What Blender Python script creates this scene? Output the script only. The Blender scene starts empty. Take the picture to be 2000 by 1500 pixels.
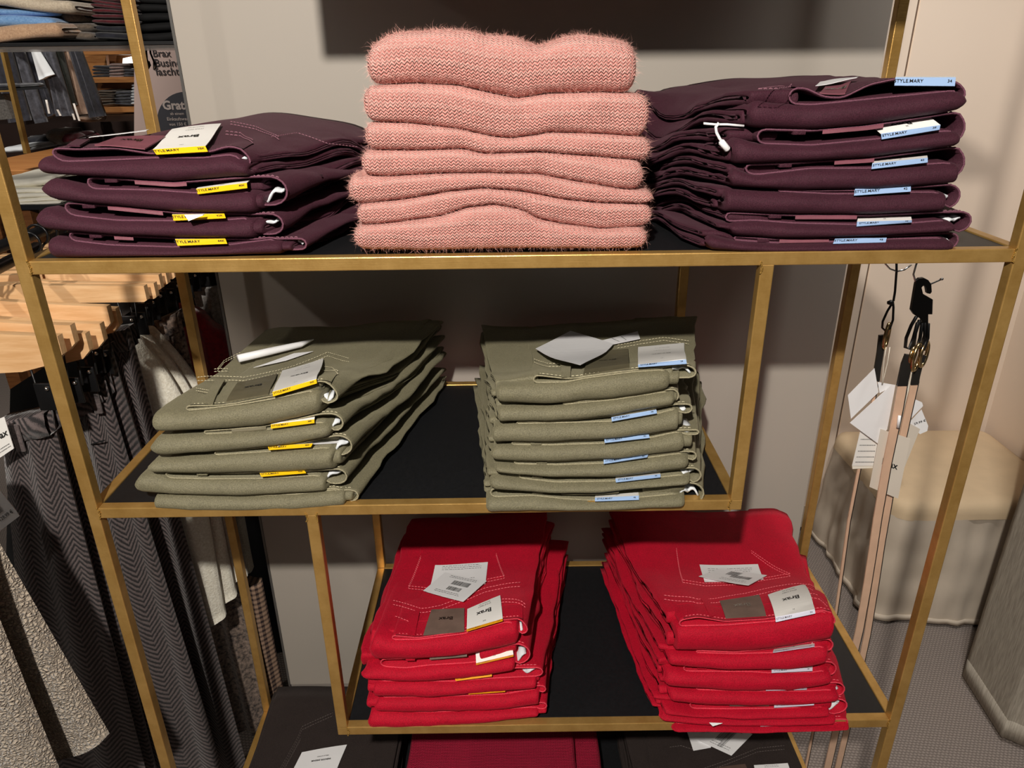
import bpy, bmesh, math, random
import numpy as np
from mathutils import Vector, Matrix, noise

random.seed(7)
C = bpy.context.scene.collection
PI = math.pi

# ------------------------------------------------------------------ camera, light, exposure
CAM_F, CAM_PITCH, CAM_YAW, CAM_ROLL = 1439.1, 0.41676, -0.00221, -0.01221   # focal length in pixels of the 2000 px frame
CAM_POS = Vector((0.51014, -0.77003, 0.19163))
cp, sp = math.cos(CAM_PITCH), math.sin(CAM_PITCH)
Rz = Matrix.Rotation(CAM_YAW, 3, 'Z')
_fw = Rz @ Vector((0, cp, -sp)); _up = Rz @ Vector((0, sp, cp)); _rt = Rz @ Vector((1, 0, 0))
_cr, _sr = math.cos(CAM_ROLL), math.sin(CAM_ROLL)
CAM_R = _cr * _rt + _sr * _up
CAM_U = -_sr * _rt + _cr * _up
CAM_W = _fw
cam_d = bpy.data.cameras.new('camera')
cam_d.sensor_width = 36.0
cam_d.lens = CAM_F / 2000 * 36.0
cam_d.clip_start = 0.02
cam_o = bpy.data.objects.new('camera', cam_d)
C.objects.link(cam_o)
M3 = Matrix((CAM_R, CAM_U, -CAM_W)).transposed()
cam_o.matrix_world = Matrix.Translation(CAM_POS) @ M3.to_4x4()
bpy.context.scene.camera = cam_o

world = bpy.data.worlds.new('store_ambient')
bpy.context.scene.world = world
world.use_nodes = True
bg = world.node_tree.nodes['Background']
bg.inputs[0].default_value = (1.0, 0.93, 0.86, 1)
bg.inputs[1].default_value = 0.026

def lamp(name, kind, loc, energy, color=(1, .93, .84), target=None, size=0.05, angle=None, blend=.4):
    d = bpy.data.lights.new(name, kind)
    d.energy = energy; d.color = color
    if kind == 'SPOT':
        d.spot_size = angle; d.spot_blend = blend; d.shadow_soft_size = size
    elif kind == 'AREA':
        d.size = size
    else:
        d.shadow_soft_size = size
    o = bpy.data.objects.new(name, d); C.objects.link(o); o.location = loc
    if target is not None:
        o.rotation_euler = (Vector(target) - Vector(loc)).to_track_quat('-Z', 'Y').to_euler()
    return o

lamp('spot_track_main', 'POINT', (0.31, -1.20, 0.81), 125, size=0.024)
lamp('spot_fill_left', 'SPOT', (-1.1, -0.7, 1.15), 17, target=(-0.42, 0.45, -0.35), size=0.03, angle=math.radians(66), blend=.7)  # fill light added to brighten the left rail and shelf
lamp('spot_fill_jackets', 'SPOT', (-0.95, -0.35, 0.95), 40, target=(-0.14, 0.44, -0.36), size=0.02, angle=math.radians(17), blend=.6)  # narrow fill added only to brighten the cream jackets
lamp('spot_cubicle', 'SPOT', (1.35, 0.15, 1.4), 88, color=(1, .96, .92), target=(1.72, 1.05, -0.6), size=0.06, angle=math.radians(72), blend=.8)
lamp('spot_store_back', 'SPOT', (-1.2, 1.2, 1.3), 85, target=(-1.4, 3.2, 0.0), size=0.08, angle=math.radians(110), blend=.6)
lamp('area_fill_front', 'AREA', (0.6, -2.2, 1.3), 3, target=(0.5, 0.3, -0.5), size=1.2)  # soft fill from the front, an added area light

vs = bpy.context.scene.view_settings
vs.view_transform = 'Standard'; vs.look = 'None'; vs.gamma = 1; vs.use_curve_mapping = False
vs.exposure = 0.0

# ------------------------------------------------------------------ photograph pixel (2000x1500) -> point
def ray(x, y): return CAM_W + CAM_R * ((x - 1000) / CAM_F) - CAM_U * ((y - 750) / CAM_F)
def atY(x, y, Y):
    d = ray(x, y); return CAM_POS + d * ((Y - CAM_POS.y) / d.y)
def atZ(x, y, Z):
    d = ray(x, y); return CAM_POS + d * ((Z - CAM_POS.z) / d.z)
def atX(x, y, X):
    d = ray(x, y); return CAM_POS + d * ((X - CAM_POS.x) / d.x)

# ------------------------------------------------------------------ objects
def link(name, me, mat=None, parent=None):
    o = bpy.data.objects.new(name, me); C.objects.link(o)
    if mat is not None and me is not None:
        me.materials.append(mat)
    if parent is not None:
        o.parent = parent
        o.matrix_parent_inverse = Matrix.Translation(root_loc(parent)).inverted()
    return o
ROOTS = {}
def root_loc(o):
    return Vector(ROOTS.get(o.name, (0, 0, 0)))      # parts keep world-space vertices, so only the Empty shifts them
def thing(name, loc, label, cat, group=None):
    o = bpy.data.objects.new(name, None); C.objects.link(o)
    o.empty_display_size = .02
    o.location = loc; ROOTS[o.name] = tuple(loc)
    tag(o, label, cat, group); return o
def tag(o, label, cat, group=None):
    o['label'] = label; o['category'] = cat
    if group: o['group'] = group
    return o
def mesh(name, vs_, fs, mat=None, parent=None, smooth=True, uvs=None):
    me = bpy.data.meshes.new(name)
    me.from_pydata([tuple(v) for v in vs_], [], fs)
    if uvs is not None:
        uvl = me.uv_layers.new(name='UVMap')
        li = np.zeros(len(me.loops), dtype=np.int32); me.loops.foreach_get('vertex_index', li)
        uv = np.asarray(uvs, dtype=np.float32)[li]
        uvl.data.foreach_set('uv', uv.ravel())
    if smooth:
        me.polygons.foreach_set('use_smooth', [True] * len(me.polygons))
    me.update()
    return link(name, me, mat, parent)

class MB:
    """collects boxes, bars and tubes into one mesh"""
    def __init__(s): s.v = []; s.f = []
    def add(s, vs_, fs):
        n = len(s.v); s.v += [tuple(v) for v in vs_]; s.f += [tuple(i + n for i in f) for f in fs]; return s
    def box(s, lo, hi, bev=0.0):
        x0, y0, z0 = lo; x1, y1, z1 = hi
        if bev <= 0:
            return s.add([(x0, y0, z0), (x1, y0, z0), (x1, y1, z0), (x0, y1, z0), (x0, y0, z1), (x1, y0, z1), (x1, y1, z1), (x0, y1, z1)],
                         [(0, 3, 2, 1), (4, 5, 6, 7), (0, 1, 5, 4), (1, 2, 6, 5), (2, 3, 7, 6), (3, 0, 4, 7)])
        bm = bmesh.new()
        bmesh.ops.create_cube(bm, size=1)
        for v in bm.verts:
            v.co = Vector(((x0 + x1) / 2 + v.co.x * (x1 - x0), (y0 + y1) / 2 + v.co.y * (y1 - y0), (z0 + z1) / 2 + v.co.z * (z1 - z0)))
        bmesh.ops.bevel(bm, geom=bm.edges[:], offset=bev, segments=2, affect='EDGES', profile=.5)
        bm.verts.index_update()
        s.add([v.co.copy() for v in bm.verts], [[v.index for v in f.verts] for f in bm.faces]); bm.free(); return s
    def tube(s, pts, r, n=6, closed=False, caps=True):
        pts = [Vector(p) for p in pts]; m = len(pts)
        rr = r if hasattr(r, '__len__') else [r] * m
        rings = []; prev = None
        for i, p in enumerate(pts):
            if closed: t = pts[(i + 1) % m] - pts[i - 1]
            else: t = pts[min(i + 1, m - 1)] - pts[max(i - 1, 0)]
            if t.length < 1e-9: t = Vector((0, 0, 1))
            t.normalize()
            if prev is None:
                a = Vector((0, 0, 1)) if abs(t.z) < .9 else Vector((1, 0, 0))
                u = t.cross(a).normalized()
            else:
                u = (prev - t * prev.dot(t))
                u = u.normalized() if u.length > 1e-6 else t.orthogonal().normalized()
            prev = u; w = t.cross(u)
            rings.append([p + (u * math.cos(2 * PI * k / n) + w * math.sin(2 * PI * k / n)) * rr[i] for k in range(n)])
        vs_ = [v for ring in rings for v in ring]; fs = []
        for i in range(m if closed else m - 1):
            j = (i + 1) % m
            for k in range(n):
                fs.append((i * n + k, i * n + (k + 1) % n, j * n + (k + 1) % n, j * n + k))
        if caps and not closed:
            fs.append(tuple(reversed(range(n)))); fs.append(tuple((m - 1) * n + k for k in range(n)))
        return s.add(vs_, fs)
    def slab(s, top, off):
        """a quad list of points thickened by the vector off"""
        n = len(top); off = Vector(off)
        vs_ = [Vector(p) for p in top] + [Vector(p) - off for p in top]
        fs = [tuple(range(n)), tuple(reversed(range(n, 2 * n)))] + [(i, i + n, (i + 1) % n + n, (i + 1) % n) for i in range(n)]
        return s.add(vs_, fs)
    def build(s, name, mat=None, parent=None, smooth=False):
        return mesh(name, s.v, s.f, mat, parent, smooth)

# ------------------------------------------------------------------ materials
def srgb(r, g, b):
    f = lambda c: (c / 255) / 12.92 if c / 255 <= .04045 else ((c / 255 + .055) / 1.055) ** 2.4
    return (f(r), f(g), f(b), 1)
class NT:
    def __init__(s, name):
        s.m = bpy.data.materials.new(name); s.m.use_nodes = True
        s.t = s.m.node_tree; s.b = s.t.nodes['Principled BSDF']; s.l = s.t.links
        s.co = None
    def n(s, kind, **kw):
        nd = s.t.nodes.new(kind)
        for k, v in kw.items():
            if k.startswith('i_'):
                key = k[2:]; nd.inputs[int(key) if key.isdigit() else key.replace('_', ' ')].default_value = v
            else: setattr(nd, k, v)
        return nd
    def coord(s, out='Object'):
        if s.co is None: s.co = s.n('ShaderNodeTexCoord')
        return s.co.outputs[out]
    def lk(s, a, b): s.l.new(a, b)
    def noise(s, scale, detail=3, rough=.5, src=None):
        nd = s.n('ShaderNodeTexNoise'); nd.inputs['Scale'].default_value = scale; nd.inputs['Detail'].default_value = detail
        nd.inputs['Roughness'].default_value = rough
        s.lk(src if src is not None else s.coord(), nd.inputs['Vector']); return nd.outputs['Fac']
    def ramp(s, fac, stops):
        nd = s.n('ShaderNodeValToRGB'); cr = nd.color_ramp
        while len(cr.elements) < len(stops): cr.elements.new(.5)
        for e, (p, c) in zip(cr.elements, stops): e.position = p; e.color = c
        s.lk(fac, nd.inputs[0]); return nd.outputs[0]
    def math(s, op, a, b=None, c=None):
        nd = s.n('ShaderNodeMath', operation=op)
        for i, v in enumerate((a, b, c)):
            if v is None: continue
            if hasattr(v, 'is_linked'): s.lk(v, nd.inputs[i])
            else: nd.inputs[i].default_value = v
        return nd.outputs[0]
    def mix(s, fac, a, b):
        nd = s.n('ShaderNodeMix', data_type='RGBA')
        for key, v in ((0, fac), (6, a), (7, b)):
            if hasattr(v, 'is_linked'): s.lk(v, nd.inputs[key])
            else: nd.inputs[key].default_value = v
        return nd.outputs[2]
    def bump(s, h, strength=.3, dist=.001):
        nd = s.n('ShaderNodeBump'); nd.inputs['Strength'].default_value = strength; nd.inputs['Distance'].default_value = dist
        s.lk(h, nd.inputs['Height']); s.lk(nd.outputs[0], s.b.inputs['Normal'])
    def base(s, col):
        if hasattr(col, 'is_linked'): s.lk(col, s.b.inputs['Base Color'])
        else: s.b.inputs['Base Color'].default_value = col
    def set(s, **kw):
        for k, v in kw.items(): s.b.inputs[k.replace('_', ' ')].default_value = v
        return s
def scale_col(c, k): return (c[0] * k, c[1] * k, c[2] * k, 1)

def mat_plain(name, col, rough=.6, metallic=0, var=.06, vscale=30, bump=0, bscale=400):
    t = NT(name); t.set(Roughness=rough, Metallic=metallic)
    t.base(t.ramp(t.noise(vscale), [(.3, scale_col(col, 1 - var)), (.7, scale_col(col, 1 + var))]))
    if bump: t.bump(t.noise(bscale, 2), bump, .0006)
    return t.m
def mat_denim(name, col, sheen=.25, var=.16, rough=.65, spec=.2):
    t = NT(name); t.set(Roughness=rough)
    t.b.inputs['Sheen Weight'].default_value = sheen; t.b.inputs['Sheen Roughness'].default_value = .45
    t.b.inputs['Sheen Tint'].default_value = (min(1, col[0] * 2.5 + .1), min(1, col[1] * 2.5 + .1), min(1, col[2] * 2.5 + .1), 1)
    t.b.inputs['Specular IOR Level'].default_value = spec
    big = t.noise(30, 5, .65); fine = t.math('MULTIPLY_ADD', t.math('SUBTRACT', t.noise(800, 2, .7), .5), 2.6, .5)
    c1 = t.ramp(big, [(.3, scale_col(col, 1 - var)), (.72, scale_col(col, 1 + var))])
    c2 = t.mix(.5, c1, t.ramp(fine, [(.1, scale_col(col, .5)), (.9, scale_col(col, 1.6))]))
    t.base(c2)
    mp = t.n('ShaderNodeMapping'); mp.inputs['Rotation'].default_value = (.3, .2, .7); mp.inputs['Scale'].default_value = (1, 1, 1)
    t.lk(t.coord(), mp.inputs[0])
    wv = t.n('ShaderNodeTexWave'); wv.inputs['Scale'].default_value = 420; wv.inputs['Distortion'].default_value = 1.5
    t.lk(mp.outputs[0], wv.inputs[0])
    h = t.math('ADD', t.math('MULTIPLY', wv.outputs['Fac'], .35), t.math('ADD', fine, t.math('MULTIPLY', t.noise(60, 3), 2.0)))
    t.bump(h, .35, .0012)
    return t.m

GOLD = NT('brushed_gold_paint'); GOLD.set(Roughness=.36, Metallic=.6)
GOLD.base(GOLD.ramp(GOLD.noise(26, 5, .65), [(.25, (.47, .265, .068, 1)), (.75, (.70, .435, .145, 1))]))
_mp = GOLD.n('ShaderNodeMapping'); _mp.inputs['Scale'].default_value = (30, 700, 700); GOLD.lk(GOLD.coord(), _mp.inputs[0])
GOLD.bump(GOLD.math('ADD', GOLD.noise(1.0, 2, .5, _mp.outputs[0]), GOLD.math('MULTIPLY', GOLD.noise(350, 3), .8)), .18, .0008)
GOLD = GOLD.m
WELD = NT('rough_gold_weld'); WELD.set(Roughness=.42, Metallic=.8); WELD.base((.50, .31, .08, 1))
WELD.bump(WELD.noise(420, 4, .7), .9, .003); WELD = WELD.m
BLACKBOARD = mat_plain('black_shelf_laminate', (.010, .0105, .012, 1), rough=.42, var=.15, vscale=200, bump=.15, bscale=900)
WALLGREY = mat_plain('warm_grey_wall_paint', srgb(178, 170, 160), rough=.55, var=.012, vscale=3, bump=.05, bscale=260)
WALLBEIGE = mat_plain('beige_wall_laminate', srgb(226, 209, 192), rough=.5, var=.015, vscale=3)
BASEB = mat_plain('grey_baseboard_paint', srgb(150, 143, 136), rough=.5, var=.02)
WHITECARD = mat_plain('white_card', srgb(250, 248, 244), rough=.55, var=.01)
WHITEPAPER = mat_plain('white_glossy_paper', srgb(250, 250, 252), rough=.4, var=.01)
YELLOW = mat_plain('yellow_print', srgb(250, 200, 12), rough=.5, var=.01)
ORANGE = mat_plain('amber_print', srgb(250, 172, 22), rough=.5, var=.01)
BLUE = mat_plain('pale_blue_print', srgb(160, 190, 232), rough=.5, var=.01)
INK = mat_plain('black_ink', (.012, .012, .012, 1), rough=.6, var=.0)
INKGREY = mat_plain('grey_ink', (.16, .16, .16, 1), rough=.6, var=.0)
WHITECLOTH = mat_plain('white_cotton_lining', srgb(225, 230, 235), rough=.8, var=.03)

# ------------------------------------------------------------------ rack and partition
T, D, W, Z2, Z3, Z4, Z5, X1, X2 = .0147, .3771, 1.05, -.3097, -.6864, -1.05, .375, .7797, .2689
FLOOR = -1.30
YW = .45
def build_rack():
    rk = thing('display_rack', (W / 2, D / 2, FLOOR), 'tall open gold metal display rack with black shelf boards on stepped levels', 'display rack')
    bv = .0012
    def bar(name, lo, hi): return MB().box(lo, hi, bv).build(name, GOLD, rk)
    for y0 in (0, D - T):
        for x0 in (-T, W): bar('post', (x0, y0, FLOOR), (x0 + T, y0 + T, 1.15))
        y1 = y0 + T; e = .0004
        bar('rail', (0, y0 + e, -T), (W, y1 - e, 0))
        bar('rail', (0, y0 + e, Z2 - T), (X1 + T, y1 - e, Z2))
        bar('rail', (X2 - T, y0 + e, Z3 - T), (W, y1 - e, Z3))
        bar('rail', (0, y0 + e, Z4 - T), (W, y1 - e, Z4))
        bar('rail', (X2 - T, y0 + e, Z5 - T), (W, y1 - e, Z5))
        bar('short_post', (X1, y0 + e, Z2 - .001), (X1 + T, y1 - e, -T + .001))
        bar('short_post', (X2 - T, y0 + e, Z3 - .001), (X2, y1 - e, Z2 - T + .001))
        bar('short_post', (X2 - T, y0 + e, Z5 - .001), (X2, y1 - e, 1.0))
    for z, xa, xb in ((0, -T, W), (Z2, -T, X1), (Z3, X2 - T, W), (Z4, -T, W), (Z5, X2 - T, W)):
        for x in (xa, xb):
            bar('side_rail', (x + .0004, T, z - T), (x + T - .0004, D - T, z))
    for z, xa, xb in ((0, 0, W), (Z2, 0, X1), (Z3, X2, W), (Z4, 0, W), (Z5, X2, W)):
        MB().box((xa, T, z - .013), (xb, D - T, z - .0015), .0006).build('shelf_board', BLACKBOARD, rk)
    # weld beads at the front joints
    for (x, z, dx) in ((0, 0, 1), (W, 0, -1), (0, Z2, 1), (X1, Z2, -1), (X1, -T, 1), (X2, Z2 - T, -1), (X2 - T, Z2 - T, 1), (X2, Z3, 1), (W, Z3, -1)):
        b = MB(); n = 10
        for k in range(n):
            a = k / (n - 1)
            p = Vector((x + dx * .0016 * math.sin(3 * a), -.0004 + .0002 * random.random(), z - T * a if z in (0, Z2, Z3) else z + .004 - .012 * a))
            p += Vector((random.uniform(-.0006, .0006), 0, random.uniform(-.0004, .0004)))
            b.tube([p + Vector((-.001, 0, 0)), p, p + Vector((.001, 0, 0))], [.0006, .0013, .0005], 6)
        b.build('weld_seam', WELD, rk, smooth=True)
    return rk
RACK = build_rack()

def struct(o, kind='structure'): o['kind'] = kind; return o
xl = atY(425, 535, YW).x
w = MB().box((xl, YW, -1.066), (1.083, YW + .05, 1.4), .001).build('wall_back', WALLGREY); struct(w)
w['label'] = 'grey painted partition wall panel behind the gold rack'
bb = MB().box((xl + .001, YW + .002, FLOOR), (1.081, YW + .048, -1.067)).build('baseboard_back', BASEB); struct(bb)
# metal edge strip on the left edge of the partition, and the small drill hole in it
ed = MB().box((xl - .004, YW - .001, FLOOR), (xl, YW + .052, 1.4)).build('trim_1', mat_plain('grey_edge_metal', srgb(120, 118, 116), .35, .6)); struct(ed)
hp = atY(595, 237, YW)
def ring_disc(c, r, n=10): return [c + Vector((math.cos(2 * PI * k / n) * r, 0, math.sin(2 * PI * k / n) * r)) for k in range(n)]
hb = MB(); hb.slab(ring_disc(hp - Vector((0, .0006, 0)), .0024), (0, -.0008, 0))
ho = hb.build('plug_hole', mat_plain('tan_wall_plug', srgb(190, 140, 80), .7), w)
MB().slab(ring_disc(hp - Vector((0, .0012, 0)), .0011), (0, -.0006, 0)).build('hole_core', INK, ho)
# ------------------------------------------------------------------ folded cloth
def sstep(a, b, x):
    t = np.clip((np.asarray(x, float) - a) / (b - a), 0, 1); return t * t * (3 - 2 * t)
def curve_px(pts, Y, smooth=.010):
    """pixel polyline seen on the plane Y -> smooth function z(x)"""
    P = sorted(((atY(x, y, Y).x, atY(x, y, Y).z) for x, y in pts))
    xs = np.array([p[0] for p in P]); zs = np.array([p[1] for p in P])
    g = np.linspace(xs[0] - .06, xs[-1] + .06, 240)
    v = np.interp(g, xs, zs)
    k = max(1, int(smooth / (g[1] - g[0])))
    if k > 1:
        ker = np.hanning(2 * k + 1); ker /= ker.sum()
        v = np.convolve(np.pad(v, k, mode='edge'), ker, mode='valid')
    return lambda x: np.interp(x, g, v)
def nz(x, y, z, f=1.0): return noise.noise(Vector((x * f, y * f, z * f)))

class Surf:
    """height of one crease of a stack over (x, y): measured front curve easing into a calmer back curve"""
    def __init__(s, front, back, y0, depth, shift=0.0, ease=.22, wob=0.0, seed=0):
        s.f = front; s.b = back; s.y0 = y0; s.d = depth; s.sh = shift; s.e = ease; s.wob = wob; s.seed = seed
    def __call__(s, x, y):
        q = (y - s.y0) / s.d
        w = float(sstep(.0, s.e, y - s.y0))
        xx = x - s.sh * max(q, 0)
        z = (1 - w) * float(s.f(xx)) + w * float(s.b(xx, q))
        if s.wob: z += s.wob * w * nz(x, y, s.seed * 3.1, 14)
        return z

def grid_faces(nu, nv, cu=False, cv=False):
    f = []
    for i in range(nu if cu else nu - 1):
        for j in range(nv if cv else nv - 1):
            a = i * nv + j; b = ((i + 1) % nu) * nv + j; c = ((i + 1) % nu) * nv + (j + 1) % nv; d = i * nv + (j + 1) % nv
            f.append((a, b, c, d))
    return f

def cushion(name, mat, parent, zb, zt, xl, xr, y0, y1, nose=.014, endr=.006, flare=(0, 0), nx=36, ny=9, wrinkle=.0012, seed=0, gap=.0004, uvscale=1.0, point=(0, 0), nosep=.95, yaw=0.0, sp_=.95):
    """rounded folded layer between the surfaces zb and zt; front nose at y0"""
    W_ = xr - xl
    us = np.concatenate(([0, .004, .012, .025, .05], np.linspace(.09, .91, nx - 10), [.95, .975, .988, .996, 1]))
    prof = []                                   # (kind, param)
    for k in range(ny, 0, -1): prof.append((-1, k / ny))
    for a in np.linspace(-90, 90, 13): prof.append((0, math.radians(a)))
    for k in range(1, ny + 1): prof.append((1, k / ny))
    vs_ = []; uv = []
    for u in us:
        sd = min(u, 1 - u) * W_
        e = 1.0 if sd >= endr else math.sqrt(max(0, 1 - (1 - sd / endr) ** 2))
        arc = 0; last = None
        for kind, p in prof:
            r = nose
            if kind == 0:
                yy = y0 + r * (1 - max(0, math.cos(p)) ** nosep)
                s_ = math.sin(p); s_ = math.copysign(abs(s_) ** sp_, s_)
            else:
                yy = y0 + r + (y1 - y0 - r) * p ** 1.3
                s_ = kind
            q = (yy - y0) / (y1 - y0)
            x = xl + flare[0] * q + (W_ + (flare[1] - flare[0]) * q) * u
            # pointed corners of a fold
            if point[0] and u < .05: x += point[0] * (1 - u / .05) * (1 - abs(s_) ** 1.5)
            if point[1] and u > .95: x += point[1] * (1 - (1 - u) / .05) * (1 - abs(s_) ** 1.5)
            yy2 = yy + yaw * (x - (xl + xr) / 2) * (1 - q)
            b = zb(x, yy) + gap; t = max(zt(x, yy) - gap, b + .0015)
            m = (b + t) / 2; h = (t - b) / 2
            z = m + h * s_ * (.25 + .75 * e)
            wr = wrinkle * (1.3 * nz(x, yy * .6, z * 3 + seed, 16) + .6 * nz(x, yy, z + seed * 2, 48) + .9 * max(0, nz(x * 1.0, yy * .3, z * .5 + seed * 5, 30)) ** 2)
            if kind == 0: yy2 -= wr * 1.5; z += wr * .4 * (1 - abs(s_))
            elif sd < .04: x += (1 if u > .5 else -1) * wr * 1.6 * (1 - sd / .04); z += wr * .5 * (1 - sd / .04)
            yy2 += (1 - e) * r * .6
            v = (x, yy2, z)
            if last is not None: arc += (Vector(v) - Vector(last)).length
            last = v
            vs_.append(v); uv.append((x * uvscale, arc * uvscale))
    nv = len(prof)
    fs = grid_faces(len(us), nv)
    n = len(us)
    for i in (0, n - 1):
        row = [i * nv + j for j in range(nv)]
        for j in range(nv // 2):
            a, b, c, d = row[j], row[j + 1], row[nv - 2 - j], row[nv - 1 - j]
            f = (a, b, c, d) if b != c else (a, b, d)
            fs.append(f if i else tuple(reversed(f)))
    for i in range(n - 1):
        fs.append((i * nv, (i * nv) + nv - 1, (i + 1) * nv + nv - 1, (i + 1) * nv))
    return mesh(name, vs_, fs, mat, parent, True, uv)

def tube_seat(name, mat, parent, wb, wt, xl, xr, y0, y1, flare=(0, 0), th=.0016, ends=.22, seed=0, ny=22, n=80, rim=None, taper=0.0, yaw=0.0):
    """open waist tube: outer wall, rim at the front, inner wall running 7 cm back; returns rim loop"""
    ylist = [y0 + (y1 - y0) * (k / (ny - 1)) ** 1.35 for k in range(ny)]
    m_ = n // 2
    ue = [0, .006, .018, .04]; uu_ = ue + list(np.linspace(.07, .93, m_ - 7)) + [.96, .982, .994]      # x samples along the top, right to left
    def ring(yy, inset, full=True):
        q = (yy - y0) / (y1 - y0); pts = []
        a = xl + flare[0] * q; b = xr + flare[1] * q; xc = (a + b) / 2; hw = (b - a) / 2 - inset
        for k in range(n):
            up_ = k < m_
            u = uu_[k] if up_ else uu_[k - m_]
            x = xc + hw * (1 - 2 * u) * (1 if up_ else -1)
            bo = wb(x, yy); to = max(wt(x, yy), bo + .0022)
            m = (bo + to) / 2; h = max((to - bo) / 2 - inset, .0004)
            sd = hw - abs(x - xc); r = max(h * 1.2, .002)
            e = 1.0 if sd >= r else math.sqrt(max(0, 1 - (1 - sd / r) ** 2))
            z = m + h * e * (1 if up_ else -1)
            ed = max(0.0, 1 - sd / .05) * float(sstep(.02, .10, yy - y0))
            x += math.copysign(1, x - xc) * ed * .007 * nz(yy * 1.0, seed * 2.3, z * .6, 24)
            z += ed * .005 * nz(x * .5, yy * 1.3, seed * 1.7, 22) - ed * .003
            yv = yy + yaw * (x - xc) * (1 - q)
            pts.append(Vector((x, yv, z)))
        return pts
    vs_ = []; fs = []
    rings = [ring(y, 0) for y in ylist]
    inner_y = [y0, y0 + .02, y0 + .05, y0 + .09]
    allr = list(reversed([ring(y, th) for y in inner_y])) + rings
    for r in allr: vs_ += r
    m = len(allr)
    for i in range(m - 1):
        for k in range(n):
            fs.append((i * n + k, i * n + (k + 1) % n, (i + 1) * n + (k + 1) % n, (i + 1) * n + k))
    fs.append(tuple(reversed(range(n))))
    fs.append(tuple((m - 1) * n + k for k in range(n)))
    o = mesh(name, vs_, fs, mat, parent, True)
    return o, rings[0]

TEXT_CACHE = {}
def text_mesh(s, bold=0.0):
    key = (s, bold)
    if key not in TEXT_CACHE:
        cu = bpy.data.curves.new('lettering', 'FONT'); cu.body = s; cu.size = 1; cu.align_x = 'CENTER'; cu.align_y = 'CENTER'
        cu.offset = bold; cu.resolution_u = 2
        o = bpy.data.objects.new('tmp', cu); C.objects.link(o)
        dg = bpy.context.evaluated_depsgraph_get()
        me = bpy.data.meshes.new_from_object(o.evaluated_get(dg))
        v = np.zeros(len(me.vertices) * 3); me.vertices.foreach_get('co', v)
        fs = [tuple(p.vertices) for p in me.polygons]
        TEXT_CACHE[key] = (v.reshape(-1, 3), fs)
        bpy.data.objects.remove(o); bpy.data.curves.remove(cu); bpy.data.meshes.remove(me)
    return TEXT_CACHE[key]
class Quad(list):
    """four corners plus the curved sheet between them"""
    fn = None
def lettering(parent, items, quad, mat=None, lift=.0006, name='lettering'):
    """items: (text, u, v, height, bold, flip) on the quad [p00, p10, p11, p01] (bilinear); one mesh"""
    P = [Vector(p) for p in quad]
    nrm = (P[1] - P[0]).cross(P[3] - P[0]).normalized()
    wq = (P[1] - P[0]).length; hq = (P[3] - P[0]).length
    vs_ = []; fs = []
    for s, u, v, h, bold, flip in items:
        cv, cf = text_mesh(s, bold)
        k = len(vs_)
        for x, y, _ in cv:
            if flip: x, y = -x, -y
            uu = u + x * h / wq; vv = v + y * h / hq
            p = quad.fn(uu, vv) if getattr(quad, 'fn', None) else (P[0] * (1 - uu) + P[1] * uu) * (1 - vv) + (P[3] * (1 - uu) + P[2] * uu) * vv
            vs_.append(p + nrm * lift)
        fs += [tuple(i + k for i in f) for f in cf]
    return mesh(name, vs_, fs, mat or INK, parent, False)

def strip_lines(parent, quad, bars, mat=None, lift=.0007, name='printed_lines'):
    """thin printed bars: (u0, v0, u1, v1) on a quad"""
    P = [Vector(p) for p in quad]; nrm = (P[1] - P[0]).cross(P[3] - P[0]).normalized()
    f = (lambda u, v: quad.fn(u, v) + nrm * lift) if getattr(quad, 'fn', None) else lambda u, v: (P[0] * (1 - u) + P[1] * u) * (1 - v) + (P[3] * (1 - u) + P[2] * u) * v + nrm * lift
    vs_ = []; fs = []
    for u0, v0, u1, v1 in bars:
        k = len(vs_); vs_ += [f(u0, v0), f(u1, v0), f(u1, v1), f(u0, v1)]; fs.append((k, k + 1, k + 2, k + 3))
    o = mesh(name, vs_, fs, mat or INKGREY, parent, False); o['kind'] = 'stuff'; return o

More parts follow.
